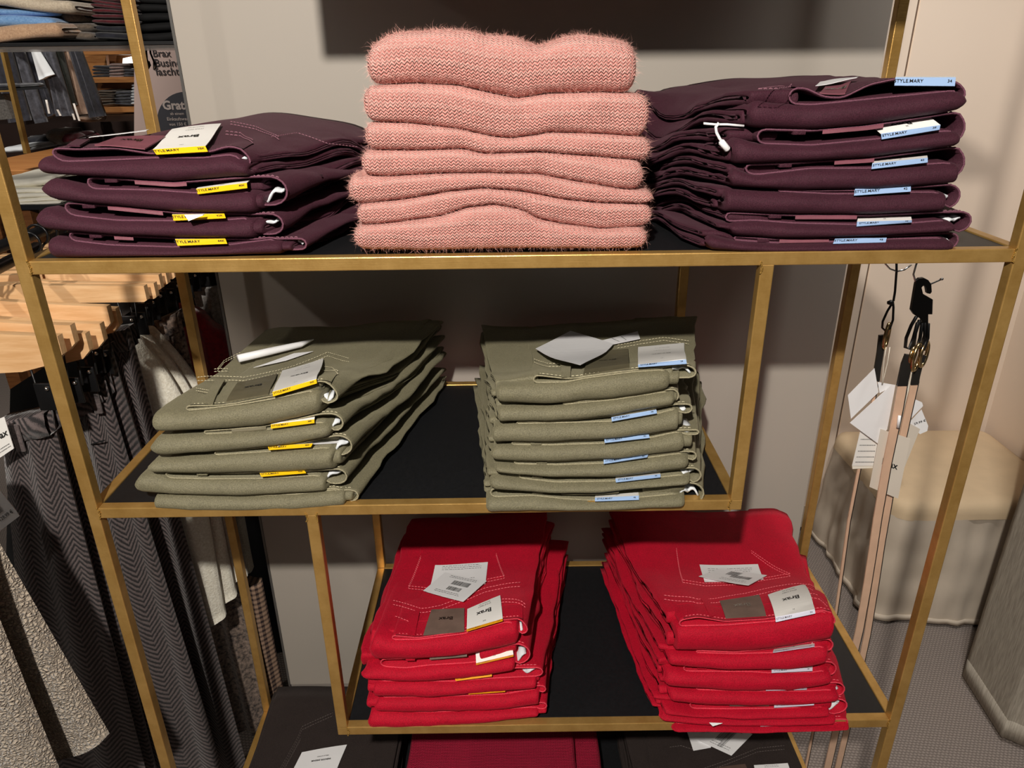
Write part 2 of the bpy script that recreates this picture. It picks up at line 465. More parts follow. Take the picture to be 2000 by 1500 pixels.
def on_surf(x, y, S, z0, it=7):
    """first point of the pixel's ray on the surface S"""
    best = None; prev = None
    for k in range(420):
        Y = -.03 + .001 * k; p = atY(x, y, Y); g = p.z - S(p.x, p.y)
        if best is None or abs(g) < best[0]: best = (abs(g), p)
        if g <= 0 and prev is not None:
            f = prev[0] / (prev[0] - g + 1e-12); return prev[1].lerp(p, f)
        prev = (g, p) if g > 0 else None
    return best[1]
def draped(name, mat, parent, quad_px, S, z0, th=.0008, lift=.0014, n=8, m=8, curl=None, stiff=.6):
    """a thin sheet lying on the surface S, its four corners seen at quad_px (front left, front right, far right, far left)"""
    Q = [p if isinstance(p, Vector) else on_surf(p[0], p[1], S, z0) for p in quad_px]
    top = []; 
    for i in range(n + 1):
        for j in range(m + 1):
            u = i / n; v = j / m
            p = (Q[0] * (1 - u) + Q[1] * u) * (1 - v) + (Q[3] * (1 - u) + Q[2] * u) * v
            z = S(p.x, p.y) + lift + th + stiff * max(0, p.z - S(p.x, p.y))
            if curl: z += curl(u, v)
            top.append(Vector((p.x, p.y, z)))
    bot = [p - Vector((0, 0, th)) for p in top]
    N = len(top); g = grid_faces(n + 1, m + 1)
    fs = g + [tuple(i + N for i in reversed(f)) for f in g]
    def idx(i, j): return i * (m + 1) + j
    edge = [idx(i, 0) for i in range(n + 1)] + [idx(n, j) for j in range(1, m + 1)] + [idx(i, m) for i in range(n - 1, -1, -1)] + [idx(0, j) for j in range(m - 1, 0, -1)]
    for k in range(len(edge)):
        a, b = edge[k], edge[(k + 1) % len(edge)]; fs.append((a, a + N, b + N, b))
    o = mesh(name, top + bot, fs, mat, parent, False)
    c = Quad([top[idx(0, 0)], top[idx(n, 0)], top[idx(n, m)], top[idx(0, m)]])
    def fn(u, v):
        a, b = min(max(u, 0), 1) * n, min(max(v, 0), 1) * m; i, j = min(int(a), n - 1), min(int(b), m - 1); a -= i; b -= j
        return (top[idx(i, j)] * (1 - a) + top[idx(i + 1, j)] * a) * (1 - b) + (top[idx(i, j + 1)] * (1 - a) + top[idx(i + 1, j + 1)] * a) * b
    c.fn = fn
    # winding: make upper side face up
    return o, c
def stitch(parent, pts, mat, dash=.0035, gapl=.0014, r=.0006, name='stitching'):
    """a run of thread stitches along a polyline"""
    pts = [Vector(p) for p in pts]; b = MB(); acc = []; L = 0
    seg = [(pts[i], pts[i + 1], (pts[i + 1] - pts[i]).length) for i in range(len(pts) - 1)]
    tot = sum(s[2] for s in seg)
    def at(d):
        for a, c, l in seg:
            if d <= l or (a, c, l) == seg[-1]: return a.lerp(c, min(1, d / max(l, 1e-9)))
            d -= l
    d = 0
    while d < tot:
        e = min(d + dash, tot); b.tube([at(d), at((d + e) / 2) + Vector((0, 0, r * .6)), at(e)], [r * .6, r, r * .6], 4, caps=False); d = e + gapl
    return b
def surf_line(px, S, z0, lift=.0008, step=.004):
    P = [on_surf(x, y, S, z0) for x, y in px]; out = []
    for a, b in zip(P[:-1], P[1:]):
        n = max(1, int((b - a).length / step))
        for k in range(n):
            p = a.lerp(b, k / n); out.append(Vector((p.x, p.y, S(p.x, p.y) + lift)))
    out.append(Vector((P[-1].x, P[-1].y, S(P[-1].x, P[-1].y) + lift)))
    return out

def ribbon(name, mat, parent, edge, width, th, zf, seed=0, side=1):
    """a leg panel sticking out at the side of a fold: edge(y)->outer x, zf(y)->z"""
    pass

def build_stack(cfg):
    """one pile of folded jeans, from the measured creases of the photograph"""
    yf = cfg['yf']; zsh = cfg['zsh']; yb = cfg.get('yb', .345); dep = yb - yf
    shl, shr = cfg['flare']                      # how far the left / right side wanders by the back
    shift = (shl + shr) / 2
    L = cfg['layers']; n = len(L); yc = yf + .011
    yrec = cfg.get('rec', .012)
    backtop = curve_px(cfg['back'], cfg['yback'], .03)
    col = cfg['mats']
    topmean = None
    # surfaces
    fb = [curve_px(l['b'], yc) for l in L]; ft = [curve_px(l['t'], yc) for l in L]
    wtop = curve_px(L[-1]['w'], yf + yrec)
    xm = np.linspace(atY(L[0]['x'][0], 700, yc).x, atY(L[0]['x'][1], 700, yc).x, 9)
    tm = float(np.mean(wtop(xm))) - zsh
    def mk(front, seed):
        m = float(np.mean(front(xm))) - zsh; k = max(.01, m) / tm
        def back(x, q):
            return zsh + .0015 + k * (float(backtop(x)) - zsh) * (1 - .0) 
        return Surf(front, back, yf, dep, shift, cfg.get('ease', .2), .0, seed)
    SB = []; ST = []
    for i in range(n):
        SB.append(mk(fb[i], i)); ST.append(mk(ft[i], i + .5))
    S_top = mk(wtop, n); S_top.wob = 0.002
    SB[0] = Surf(fb[0], lambda x, q: zsh + .0006, yf, dep, shift, .03)
    out = []
    for i, l in enumerate(L):
        top = i == n - 1
        xl = atY(l['x'][0], l['b'][0][1], yc).x; xr = atY(l['x'][1], l['b'][-1][1], yc).x
        fl = (shl + random.uniform(-.008, .008), shr + random.uniform(-.008, .008))
        xm_ = (xl + xr) / 2
        root = thing('folded_jeans', (xm_, yf + dep / 2, SB[i](xm_, yf + dep / 2)), l['label'], 'jeans', cfg['group'])
        den = col['denim']
        wt = S_top if top else SB[i + 1]
        cushion('folded_leg', den, root, SB[i], ST[i], xl, xr, yf + l.get('dy', 0), yb - .004, nose=l.get('nose', .016), endr=l.get('endr', random.uniform(.003, .009)), flare=fl,
                seed=i + cfg['seed'], point=l.get('pt', (random.uniform(-.005, .002), random.uniform(-.003, .003))), wrinkle=cfg.get('wr', .0012))
        # inner layer of the fold showing a step at its cut side
        cu = l.get('cuff')
        if cu:
            xe = atY(cu[0], cu[1], yc).x
            bb_ = lambda x, y, a=SB[i], c=ST[i]: a(x, y) + .18 * (c(x, y) - a(x, y))
            tt_ = lambda x, y, a=SB[i], c=ST[i]: a(x, y) + .86 * (c(x, y) - a(x, y))
            a_, b_ = (min(xe, xl + .03), max(xe, xl + .03)) if xe < xm_ else (xr - .03, xe)
            cushion('turned_leg', den, root, bb_, tt_, a_, b_, yf + .006, yb - .01, nose=.011, endr=.003, flare=(fl[0], fl[1] * 1.1) , seed=i + 40, nx=16)
        # side layers: the trouser legs trailing along the sides
        for side, cnt, ext in cfg.get('sides', ()):
            if (side, 'ph') not in cfg: cfg[(side, 'ph')] = random.uniform(0, 6)
            for k in range(cnt):
                sx = xl if side < 0 else xr
                e0 = random.uniform(.000, .006) + ext[0]; e1 = random.uniform(.6, 1.15) * ext[1]; ph = cfg[(side, 'ph')] + .25 * i; am = ext[2]
                lo, hi = (k + .12) / cnt, (k + .9) / cnt
                topS = wt
                seedk = i * 7 + k
                def zmid(x, y, f, a=SB[i], c=topS, ph=ph, am=am, sx=sx, side=side):
                    q = (y - yf) / dep; o = max(0, (x - sx - (fl[0] if side < 0 else fl[1]) * q) * side)
                    A = a(x, y); B = c(x, y)
                    return A + f * (B - A) + min(o, .05) * (am * math.sin(ph + y * 26) - .18) * sstep(0, .1, y - yf - .02)
                zb_ = lambda x, y, f=lo, g=zmid: g(x, y, f)
                zt_ = lambda x, y, f=hi, g=zmid: g(x, y, f)
                ox0 = sx + side * e0
                if side < 0:
                    cushion('leg_layer', den, root, zb_, zt_, ox0, sx + .05, yf + .012 + .02 * random.random(), yb - .012 + .015 * random.random(), nose=.006, endr=.003,
                            flare=(fl[0] - e1, fl[0]), nx=20, ny=18, seed=seedk, wrinkle=.0035)
                else:
                    cushion('leg_layer', den, root, zb_, zt_, sx - .05, ox0, yf + .012 + .02 * random.random(), yb - .012 + .015 * random.random(), nose=.006, endr=.003,
                            flare=(fl[1], fl[1] + e1), nx=20, ny=18, seed=seedk, wrinkle=.0035)
        # waist: open tube lying on the fold
        r = l.get('rim')
        yr = yf + (yrec if r else .03)
        if r:
            wl = atY(r[0], r[1], yr).x; wr_ = atY(r[2], r[3], yr).x
            zend = atY(r[2], r[4], yr).z if len(r) > 4 else None
        else:
            wl, wr_, zend = xl + .03, xr - .012, None
        def wb_(x, y, a=ST[i], zend=zend, xr=xr, wr_=wr_):
            z = a(x, y)
            if zend is not None:
                w_ = float(sstep(xr - .012, min(xr + .008, wr_ - .002), x)) * float(1 - sstep(.02, .10, y - yf))
                z = z * (1 - w_) + min(zend, z) * w_
            return z
        dropw = l.get('wdrop')
        def wt_(x, y, a=wt, dropw=dropw):
            z = a(x, y) - .0008
            return z
        seat, rim = tube_seat('waist_and_seat', den, root, wb_, wt_, wl, wr_, yr, yb - .006, flare=(fl[0] * 1.05, fl[1] * 1.25 + cfg.get('hip', 0)), seed=i)
        MB().tube([p + Vector((0, -.0002, 0)) for p in rim], .0010, 6, closed=True).build('waist_hem', col['hem'], root, True)
        b = stitch(root, [p + Vector((0, .0045, .0004 if p.z > wb_(p.x, yr) + .001 else -.0004)) for p in rim[3:38]], col['thread'])
        b.build('stitching', col['thread'], root)['kind'] = 'stuff'
        # lining glimpsed inside the open end
        if zend is not None:
            zt0 = wt_(wr_ - .012, yr); zb0 = min(zend, wb_(wr_ - .012, yr)); hgt = zt0 - zb0
            vs_ = []; m = 10; x0 = wr_ - .006
            for k in range(m):
                a = k / (m - 1)
                px = x0 - .022 * a; pz = zb0 + hgt * (.30 + .22 * math.sin(2.5 * a + i) + .10 * math.sin(9 * a + i * 2))
                vs_ += [(px, yr + .006 + .004 * math.sin(5 * a + i), pz), (px - .002, yr + .03, pz + .002)]
            lo_ = mesh('pocket_lining', vs_, [(2 * k, 2 * k + 2, 2 * k + 3, 2 * k + 1) for k in range(m - 1)], WHITECLOTH, root)
            sm = lo_.modifiers.new('thickness', 'SOLIDIFY'); sm.thickness = .0022
        # belt loops on the rim of buried waists
        if r and not top:
            for f in l.get('loops', (.14,)):
                x = wl + (wr_ - wl) * f
                z = wt_(x, yr)
                MB().box((x - .0065, yr - .0016, z - .0042), (x + .0065, yr + .014, z - .0004), .0006).build('belt_loop', den, root, True)
        if l.get('patch_edge') and r and not top:
            xa, xb = [wl + (wr_ - wl) * f for f in l['patch_edge']]
            vs_ = []; m = 10
            for k in range(m):
                x = xa + (xb - xa) * k / (m - 1); z = wt_(x, yr)
                vs_ += [(x, yr - .0022, z - .004), (x, yr - .0018, z - .0002), (x, yr + .02, z + .0003)]
            mesh('leather_patch', vs_, sum([[(3 * k, 3 * k + 3, 3 * k + 4, 3 * k + 1), (3 * k + 1, 3 * k + 4, 3 * k + 5, 3 * k + 2)] for k in range(m - 1)], []), col['patch'], root)
        # hang tag with its coloured strip
        tg = l.get('tag')
        if tg:
            TL, TR, BL, BR = tg['s']; size = tg['n']; smat = tg.get('m', cfg['strip'])
            ys = yr - .0035
            pTL, pTR = atY(*TL, ys), atY(*TR, ys); pBL, pBR = atY(*BL, ys - .005), atY(*BR, ys - .005)
            if top and tg.get('far'):
                card, cq = draped('hang_tag', WHITECARD, root, [pTL, pTR, tg['far'][1], tg['far'][0]], S_top, pTL.z, th=.0008, lift=.0026, n=18, m=12)
                dL, dR = pBL - pTL, pBR - pTR
                pTL, pTR = cq[0] + Vector((0, -.0006, 0)), cq[1] + Vector((0, -.0006, 0)); pBL, pBR = pTL + dL, pTR + dR
                items = [(tg.get('word', 'Brax'), .50, .50, .0115 * 1.05, .022, True), ('STYLE MARY', .52, .80, .0036, 0, True), ('REGULAR FIT', .52, .90, .0030, 0, True), (size, .5, .12, .003, 0, True)]
                lettering(card, items, cq)
            else:
                far = tg.get('far') or ((TL[0] + 2, TL[1] - 2), (TR[0] - 2, TR[1] - 2))
                dz = .0008
                fL = atY(*far[0], ys + .012); fR = atY(*far[1], ys + .012)
                cqv = [pTL, pTR, fR + Vector((0, .02, 0)), fL + Vector((0, .02, 0))]
                card = MB().slab([pTL, pTR, fR, fL], (0, 0, .0006)).build('hang_tag', WHITECARD, root)
                if tg.get('far'):
                    lettering(card, [(size, .5, .4, .003, 0, True)], [pTL, pTR, fR, fL])
                    if tg.get('word'): lettering(card, [(tg['word'], .45, .85, .011, .022, True)], [pTL, pTR, fR, fL])
            off = (pBL - pTL).cross(pTR - pTL).normalized() * .0006
            st = MB().slab([pBL, pBR, pTR, pTL], -off if off.y > 0 else off).build('size_strip', smat, card)
            q = [pBL, pBR, pTR, pTL]
            hh = ((pTL - pBL).length + (pTR - pBR).length) / 2
            if hh > .0035:
                lettering(card, [('STYLE.MARY', .22, .5, min(.0052, hh * .62), 0.004, False), (size, .90, .5, min(.0046, hh * .55), 0.004, False)], q, lift=.0009)
        out.append((root, l, S_top, wt_, yr))
    return out, S_top
# ------------------------------------------------------------------ colours of the jeans
def jean_mats(name, col, hem, thread, patch, **k):
    return dict(denim=mat_denim(name + '_denim', col, **k), hem=mat_denim(name + '_hem', hem, var=.15), thread=mat_plain(name + '_thread', thread, .7, var=.1),
                patch=mat_plain(name + '_leather', patch, .5, var=.12, vscale=60, bump=.3, bscale=500))
PLUM = jean_mats('plum', srgb(66, 33, 45), srgb(114, 72, 88), srgb(150, 104, 118), srgb(126, 72, 84), rough=.65, spec=.18)
OLIVE = jean_mats('olive', srgb(120, 115, 92), srgb(160, 153, 126), srgb(204, 196, 164), srgb(112, 105, 82), rough=.52, spec=.28)
RED = jean_mats('red', srgb(184, 10, 41), srgb(230, 66, 86), srgb(240, 110, 122), srgb(120, 98, 88))
DARK = jean_mats('charcoal', srgb(52, 44, 42), srgb(70, 60, 57), srgb(96, 86, 82), srgb(90, 72, 64))
def tg(s, n, **k): return dict(s=s, n=n, **k)
def off(TL, TR, h): return (TL, TR, (TL[0] + 2, TL[1] + h), (TR[0] + 2, TR[1] + h))

STACKS = {}
BLUE_PALED = mat_plain('blue_print_paled_by_light', srgb(222, 222, 240), rough=.5, var=.01)  # strip blue paled towards white, the effect of light painted into the print
# plum jeans left of the sweaters
STACKS['PL'] = dict(yf=.004, zsh=0, flare=(-.005, .075), back=[(90, 285), (210, 268), (319, 252), (412, 234), (469, 236), (600, 258), (675, 281), (709, 290)], yback=.22,
    mats=PLUM, strip=YELLOW, group='plum jeans piled left of the pink sweaters', seed=1, sides=[(1, 2, (.004, .05, .5))], ease=.16, layers=[
    dict(x=(105, 555), b=[(107, 505), (225, 502), (337, 500), (525, 496)], t=[(112, 462), (139, 470), (210, 479), (337, 483), (442, 479), (525, 468)], rim=(137, 462, 598, 470, 487), cuff=(572, 480),
         tag=tg(((342, 467), (440, 466), (347, 480), (444, 476)), '44K'), loops=(.11,), patch_edge=(.19, .27), label='plum folded jeans at the bottom of the pile left of the pink sweaters'),
    dict(x=(87, 504), b=[(92, 449), (225, 459), (337, 464), (502, 466)], t=[(94, 404), (139, 421), (225, 431), (337, 432), (431, 431), (499, 425)], rim=(130, 413, 551, 421, 457), cuff=(516, 440),
         tag=tg(((336, 419), (438, 417), (339, 431), (441, 426)), '42K'), loops=(.11,), patch_edge=(.2, .45), label='plum folded jeans, second from the bottom left of the sweaters, torn white tag corner'),
    dict(x=(97, 506), b=[(101, 387), (112, 393), (225, 402), (337, 414), (487, 417)], t=[(116, 348), (172, 369), (300, 372), (382, 378), (484, 374)], rim=(174, 365, 561, 372, 400), cuff=(516, 395),
         tag=tg(((383, 369), (482, 357), (386, 379), (483, 367)), '40K', far=((386, 366), (488, 351))), loops=(.12,), patch_edge=(.24, .5), label='plum folded jeans under the topmost pair in the pile left of the sweaters'),
    dict(x=(89, 491), b=[(92, 341), (225, 348), (337, 356), (487, 344)], t=[(97, 305), (120, 316), (240, 312), (300, 309), (394, 309), (450, 302), (480, 316)], rim=(103, 296, 487, 300, 326), nose=.018,
         w=[(103, 288), (150, 290), (225, 288), (292, 299), (409, 295), (442, 284), (469, 288), (487, 305), (560, 312)],
         tag=tg(((300, 298), (402, 289), (307, 308), (407, 300)), '38K', far=((337, 258), (433, 247))), label='topmost plum folded jeans left of the sweaters, white and yellow tag on top')])
# plum jeans right of the sweaters
STACKS['PR'] = dict(yf=.0, zsh=0, flare=(-.03, -.012), back=[(1330, 205), (1400, 182), (1480, 172), (1560, 160), (1650, 158), (1740, 150), (1805, 143), (1880, 160)], yback=.16,
    mats=PLUM, strip=BLUE, group='plum jeans piled right of the pink sweaters', seed=11, sides=[(-1, 2, (.0, .055, .55))], ease=.14, layers=[
    dict(x=(1381, 1850), b=[(1374, 482), (1385, 488), (1475, 492), (1625, 492), (1842, 490)], t=[(1385, 456), (1437, 469), (1520, 475), (1625, 473), (1734, 467), (1846, 465)], rim=(1434, 465, 1872, 465, 486),
         tag=tg(((1631, 466), (1732, 464), (1627, 476), (1730, 473)), '46'), loops=(.13,), patch_edge=(.2, .42), label='plum folded jeans at the bottom of the pile right of the pink sweaters'),
    dict(x=(1426, 1854), b=[(1415, 449), (1430, 460), (1512, 466), (1625, 464), (1850, 454)], t=[(1426, 432), (1475, 430), (1550, 436), (1670, 439), (1782, 436), (1854, 430)], rim=(1417, 425, 1897, 428, 452), cuff=(1400, 440),
         tag=tg(((1674, 433), (1781, 430), (1673, 442), (1781, 434)), '44', far=((1676, 424), (1779, 421))), loops=(.2,), patch_edge=(.28, .53), label='plum folded jeans, second from the bottom right of the sweaters'),
    dict(x=(1409, 1841), b=[(1407, 413), (1550, 419), (1700, 419), (1835, 413)], t=[(1422, 368), (1625, 379), (1670, 379), (1782, 376), (1839, 376)], rim=(1520, 373, 1876, 375, 408),
         tag=tg(((1670, 369), (1779, 363), (1668, 382), (1779, 374)), '42'), loops=(), label='plum folded jeans, third from the bottom right of the sweaters, size 42 strip'),
    dict(x=(1426, 1865), b=[(1421, 364), (1550, 372), (1700, 370), (1857, 359)], t=[(1430, 325), (1475, 342), (1587, 329), (1704, 329), (1812, 321), (1860, 318)], rim=(1456, 332, 1884, 315, 353),
         tag=tg(((1704, 319), (1812, 308), (1702, 330), (1812, 317)), '40', far=((1706, 313), (1811, 303))), loops=(.18,), patch_edge=(.4, .58), label='plum folded jeans, third from the top right of the sweaters, size 40 strip'),
    dict(x=(1428, 1869), b=[(1426, 321), (1550, 317), (1700, 308), (1857, 287)], t=[(1426, 262), (1482, 280), (1587, 284), (1722, 271), (1835, 257), (1865, 255)], rim=(1479, 268, 1884, 250, 286),
         tag=tg(((1721, 261), (1837, 244), (1722, 272), (1835, 253)), '38', far=((1706, 248), (1816, 228)), word='Brax'), loops=(.2,), patch_edge=(.31, .6), label='plum folded jeans below the topmost pair right of the sweaters, white card showing'),
    dict(x=(1460, 1876), b=[(1460, 250), (1587, 254), (1700, 244), (1865, 218)], t=[(1456, 190), (1512, 201), (1587, 205), (1700, 194), (1865, 177)], rim=(1542, 182, 1888, 168, 199), nose=.017,
         w=[(1456, 172), (1542, 170), (1575, 170), (1610, 188), (1647, 190), (1700, 163), (1752, 152), (1865, 156), (1887, 172)],
         tag=tg(((1749, 151), (1867, 151), (1747, 167), (1865, 168)), '34'), label='topmost plum folded jeans right of the sweaters, pale blue strip at its upper edge')])
# olive jeans, left pile on the middle shelf
STACKS['OL'] = dict(yf=-.002, yb=.362, zsh=Z2, flare=(.02, .075), back=[(395, 660), (484, 638), (607, 642), (705, 629), (815, 629), (860, 650)], yback=.352,
    mats=OLIVE, strip=YELLOW, group='olive jeans in the left pile of the middle shelf', seed=21, sides=[(1, 2, (.0, .03, .35))], layers=[
    dict(x=(307, 676), b=[(312, 990), (380, 996), (477, 996), (575, 993), (676, 985)], t=[(321, 965), (477, 969), (575, 966), (669, 955)], rim=(330, 963, 698, 951, 978), cuff=(690, 968), loops=(),
         label='olive folded jeans at the bottom of the left pile on the middle shelf'),
    dict(x=(276, 640), b=[(286, 960), (331, 963), (477, 966), (637, 957)], t=[(305, 926), (328, 934), (412, 936), (510, 935), (598, 930), (640, 928)], rim=(325, 928, 676, 917, 944), pt=(-.004, 0), loops=(.2,),
         tag=tg(((507, 924), (594, 918), (510, 931), (598, 924)), '42K'), label='olive folded jeans, second from the bottom of the left pile, pointed left fold'),
    dict(x=(301, 659), b=[(302, 920), (445, 923), (575, 920), (659, 915)], t=[(315, 897), (445, 887), (526, 882), (607, 877), (656, 873)], rim=(420, 884, 687, 866, 888), cuff=(668, 895), loops=(),
         tag=tg(((523, 871), (611, 866), (525, 879), (607, 873)), '40K'), label='olive folded jeans in the middle of the left pile, white paper poking out at right'),
    dict(x=(307, 648), b=[(312, 889), (445, 879), (575, 866), (650, 850)], t=[(318, 852), (396, 848), (461, 845), (529, 838), (614, 826), (646, 823)], rim=(400, 846, 668, 806, 842), loops=(), patch_edge=(.2, .45),
         tag=tg(((529, 829), (614, 819), (529, 837), (614, 826)), '38K', far=((534, 820), (616, 807))), label='olive folded jeans under the topmost pair of the left pile'),
    dict(x=(304, 629), b=[(305, 842), (412, 840), (510, 832), (624, 807)], t=[(310, 803), (364, 802), (419, 796), (471, 789), (536, 778), (620, 760)], rim=(364, 794, 656, 742, 788), nose=.018,
         w=[(310, 800), (367, 791), (419, 790), (445, 788), (532, 771), (617, 742), (640, 743), (656, 757), (700, 765)],
         tag=tg(((533, 768), (619, 747), (534, 777), (620, 755)), '36K', far=((552, 728), (632, 704))), label='topmost olive jeans of the left pile with leather patch, tag and rolled paper')])
# olive jeans, right pile on the middle shelf
STACKS['OR'] = dict(yf=-.008, zsh=Z2, flare=(.0, .06), back=[(1000, 652), (1040, 648), (1168, 641), (1296, 631), (1360, 624)], yback=.31,
    mats=OLIVE, strip=BLUE, group='olive jeans in the right pile of the middle shelf', seed=31, sides=[(-1, 2, (.0, .02, .3)), (1, 1, (.0, .02, .2))], layers=[
    dict(x=(950, 1334), b=[(950, 999), (1104, 994), (1200, 993), (1334, 988)], t=[(954, 971), (1040, 968), (1104, 975), (1158, 978), (1248, 972), (1334, 963)], rim=(958, 962, 1376, 950, 987), loops=(.22,), patch_edge=(.33, .6),
         tag=tg(((1162, 972), (1248, 968), (1162, 979), (1248, 976)), '46', far=((1163, 966), (1247, 961))), label='olive folded jeans at the bottom of the right pile on the middle shelf'),
    dict(x=(958, 1346), b=[(960, 953), (1072, 959), (1168, 959), (1344, 942)], t=[(963, 926), (1014, 934), (1085, 942), (1200, 940), (1290, 932), (1344, 926)], rim=(1014, 928, 1370, 918, 943), loops=(.1,),
         tag=tg(((1202, 935), (1290, 926), (1203, 942), (1290, 932)), '44', far=((1203, 930), (1289, 922))), label='olive folded jeans, second from the bottom of the right pile, white and blue tag'),
    dict(x=(966, 1341), b=[(965, 918), (1072, 929), (1200, 929), (1338, 913)], t=[(966, 902), (1008, 906), (1085, 908), (1178, 905), (1270, 893), (1338, 884)], rim=(1005, 902, 1362, 870, 899), loops=(.15,),
         tag=tg(((1179, 898), (1266, 888), (1179, 906), (1264, 893)), '42'), label='olive folded jeans, third from the bottom of the right pile on the middle shelf'),
    dict(x=(963, 1330), b=[(962, 897), (1072, 900), (1200, 895), (1328, 881)], t=[(966, 868), (1072, 869), (1181, 866), (1270, 855), (1325, 842)], rim=(1000, 863, 1368, 812, 848), cuff=(1350, 870), loops=(.13,),
         tag=tg(((1180, 857), (1267, 848), (1181, 865), (1269, 855)), '40'), label='olive folded jeans in the middle of the right pile on the middle shelf'),
    dict(x=(964, 1322), b=[(963, 862), (1072, 862), (1200, 855), (1322, 839)], t=[(973, 828), (1072, 826), (1194, 823), (1283, 808), (1318, 797)], rim=(1010, 824, 1354, 772, 806), cuff=(1333, 820), loops=(),
         tag=tg(((1194, 815), (1282, 800), (1195, 823), (1283, 807)), '38'), label='olive folded jeans, third from the top of the right pile on the middle shelf'),
    dict(x=(970, 1314), b=[(976, 822), (1072, 822), (1200, 810), (1315, 788)], t=[(973, 793), (1072, 792), (1200, 780), (1312, 762)], rim=(1100, 790, 1326, 765, 785), loops=(), cuff=(1322, 775),
         label='olive folded jeans right under the topmost pair of the right pile'),
    dict(x=(968, 1306), b=[(968, 785), (1072, 788), (1200, 777), (1306, 759)], t=[(976, 750), (1046, 747), (1104, 746), (1142, 738), (1232, 726), (1302, 721)], rim=(1042, 736, 1360, 718, 737), nose=.017, cuff=(1326, 740),
         w=[(976, 748), (1046, 730), (1104, 737), (1139, 735), (1229, 721), (1280, 717), (1328, 708), (1357, 716), (1400, 720)],
         tag=tg(((1246, 713), (1340, 703), (1246, 718), (1341, 711)), '34', far=((1246, 682), (1336, 674))), label='topmost olive jeans of the right pile under a large white diamond-shaped label')])
# red jeans, left pile on the lower shelf
STACKS['RL'] = dict(yf=.0, zsh=Z3, flare=(.01, .035), back=[(740, 1022), (787, 1018), (870, 1019), (999, 1002), (1061, 1005), (1110, 1010)], yback=.33,
    mats=RED, strip=ORANGE, group='red jeans in the left pile of the lower shelf', seed=41, sides=[(1, 2, (.0, .03, .2)), (-1, 1, (.004, .0, .2))], layers=[
    dict(x=(725, 1051), b=[(725, 1418), (843, 1415), (947, 1406), (1051, 1394)], t=[(728, 1389), (843, 1391), (947, 1387), (1047, 1381)], loops=(), cuff=(1068, 1385), rim=(745, 1388, 1068, 1368, 1384),
         label='red folded jeans at the bottom of the left red pile'),
    dict(x=(739, 1054), b=[(742, 1384), (843, 1387), (947, 1384), (1051, 1372)], t=[(744, 1362), (912, 1359), (985, 1356), (1051, 1344)], rim=(748, 1357, 1066, 1338, 1352), cuff=(716, 1375), loops=(),
         tag=tg(((915, 1350), (986, 1345), (915, 1356), (987, 1351)), '42K'), label='red folded jeans, second from the bottom of the left red pile, amber strip'),
    dict(x=(733, 1047), b=[(737, 1356), (843, 1356), (947, 1349), (1047, 1339)], t=[(735, 1330), (888, 1331), (960, 1325), (1044, 1321)], rim=(745, 1325, 1060, 1304, 1316), cuff=(718, 1345), loops=(),
         tag=tg(((888, 1323), (960, 1313), (890, 1330), (961, 1321)), '40K'), label='red folded jeans in the middle of the left red pile'),
    dict(x=(714, 1007), b=[(714, 1320), (808, 1327), (912, 1321), (1005, 1304)], t=[(716, 1302), (746, 1302), (791, 1305), (839, 1299), (912, 1295), (1002, 1283)], rim=(744, 1296, 1035, 1272, 1297), loops=(.2,), patch_edge=(.33, .58),
         tag=tg(((930, 1296), (1003, 1279), (930, 1299), (1003, 1282)), '38K', far=((929, 1275), (1000, 1260))), label='red folded jeans under the topmost pair of the left red pile'),
    dict(x=(730, 1012), b=[(732, 1287), (808, 1285), (912, 1276), (1012, 1256)], t=[(739, 1242), (770, 1250), (818, 1249), (905, 1238), (981, 1216), (1009, 1214)], rim=(766, 1243, 1030, 1212, 1240), nose=.018,
         w=[(739, 1240), (768, 1240), (815, 1244), (902, 1232), (978, 1209), (1016, 1206), (1030, 1218), (1060, 1222)],
         tag=tg(((912, 1238), (982, 1212), (912, 1242), (982, 1216)), '36K', far=((913, 1193), (977, 1166))), label='topmost red jeans of the left red pile with grey patch and barcode label')])
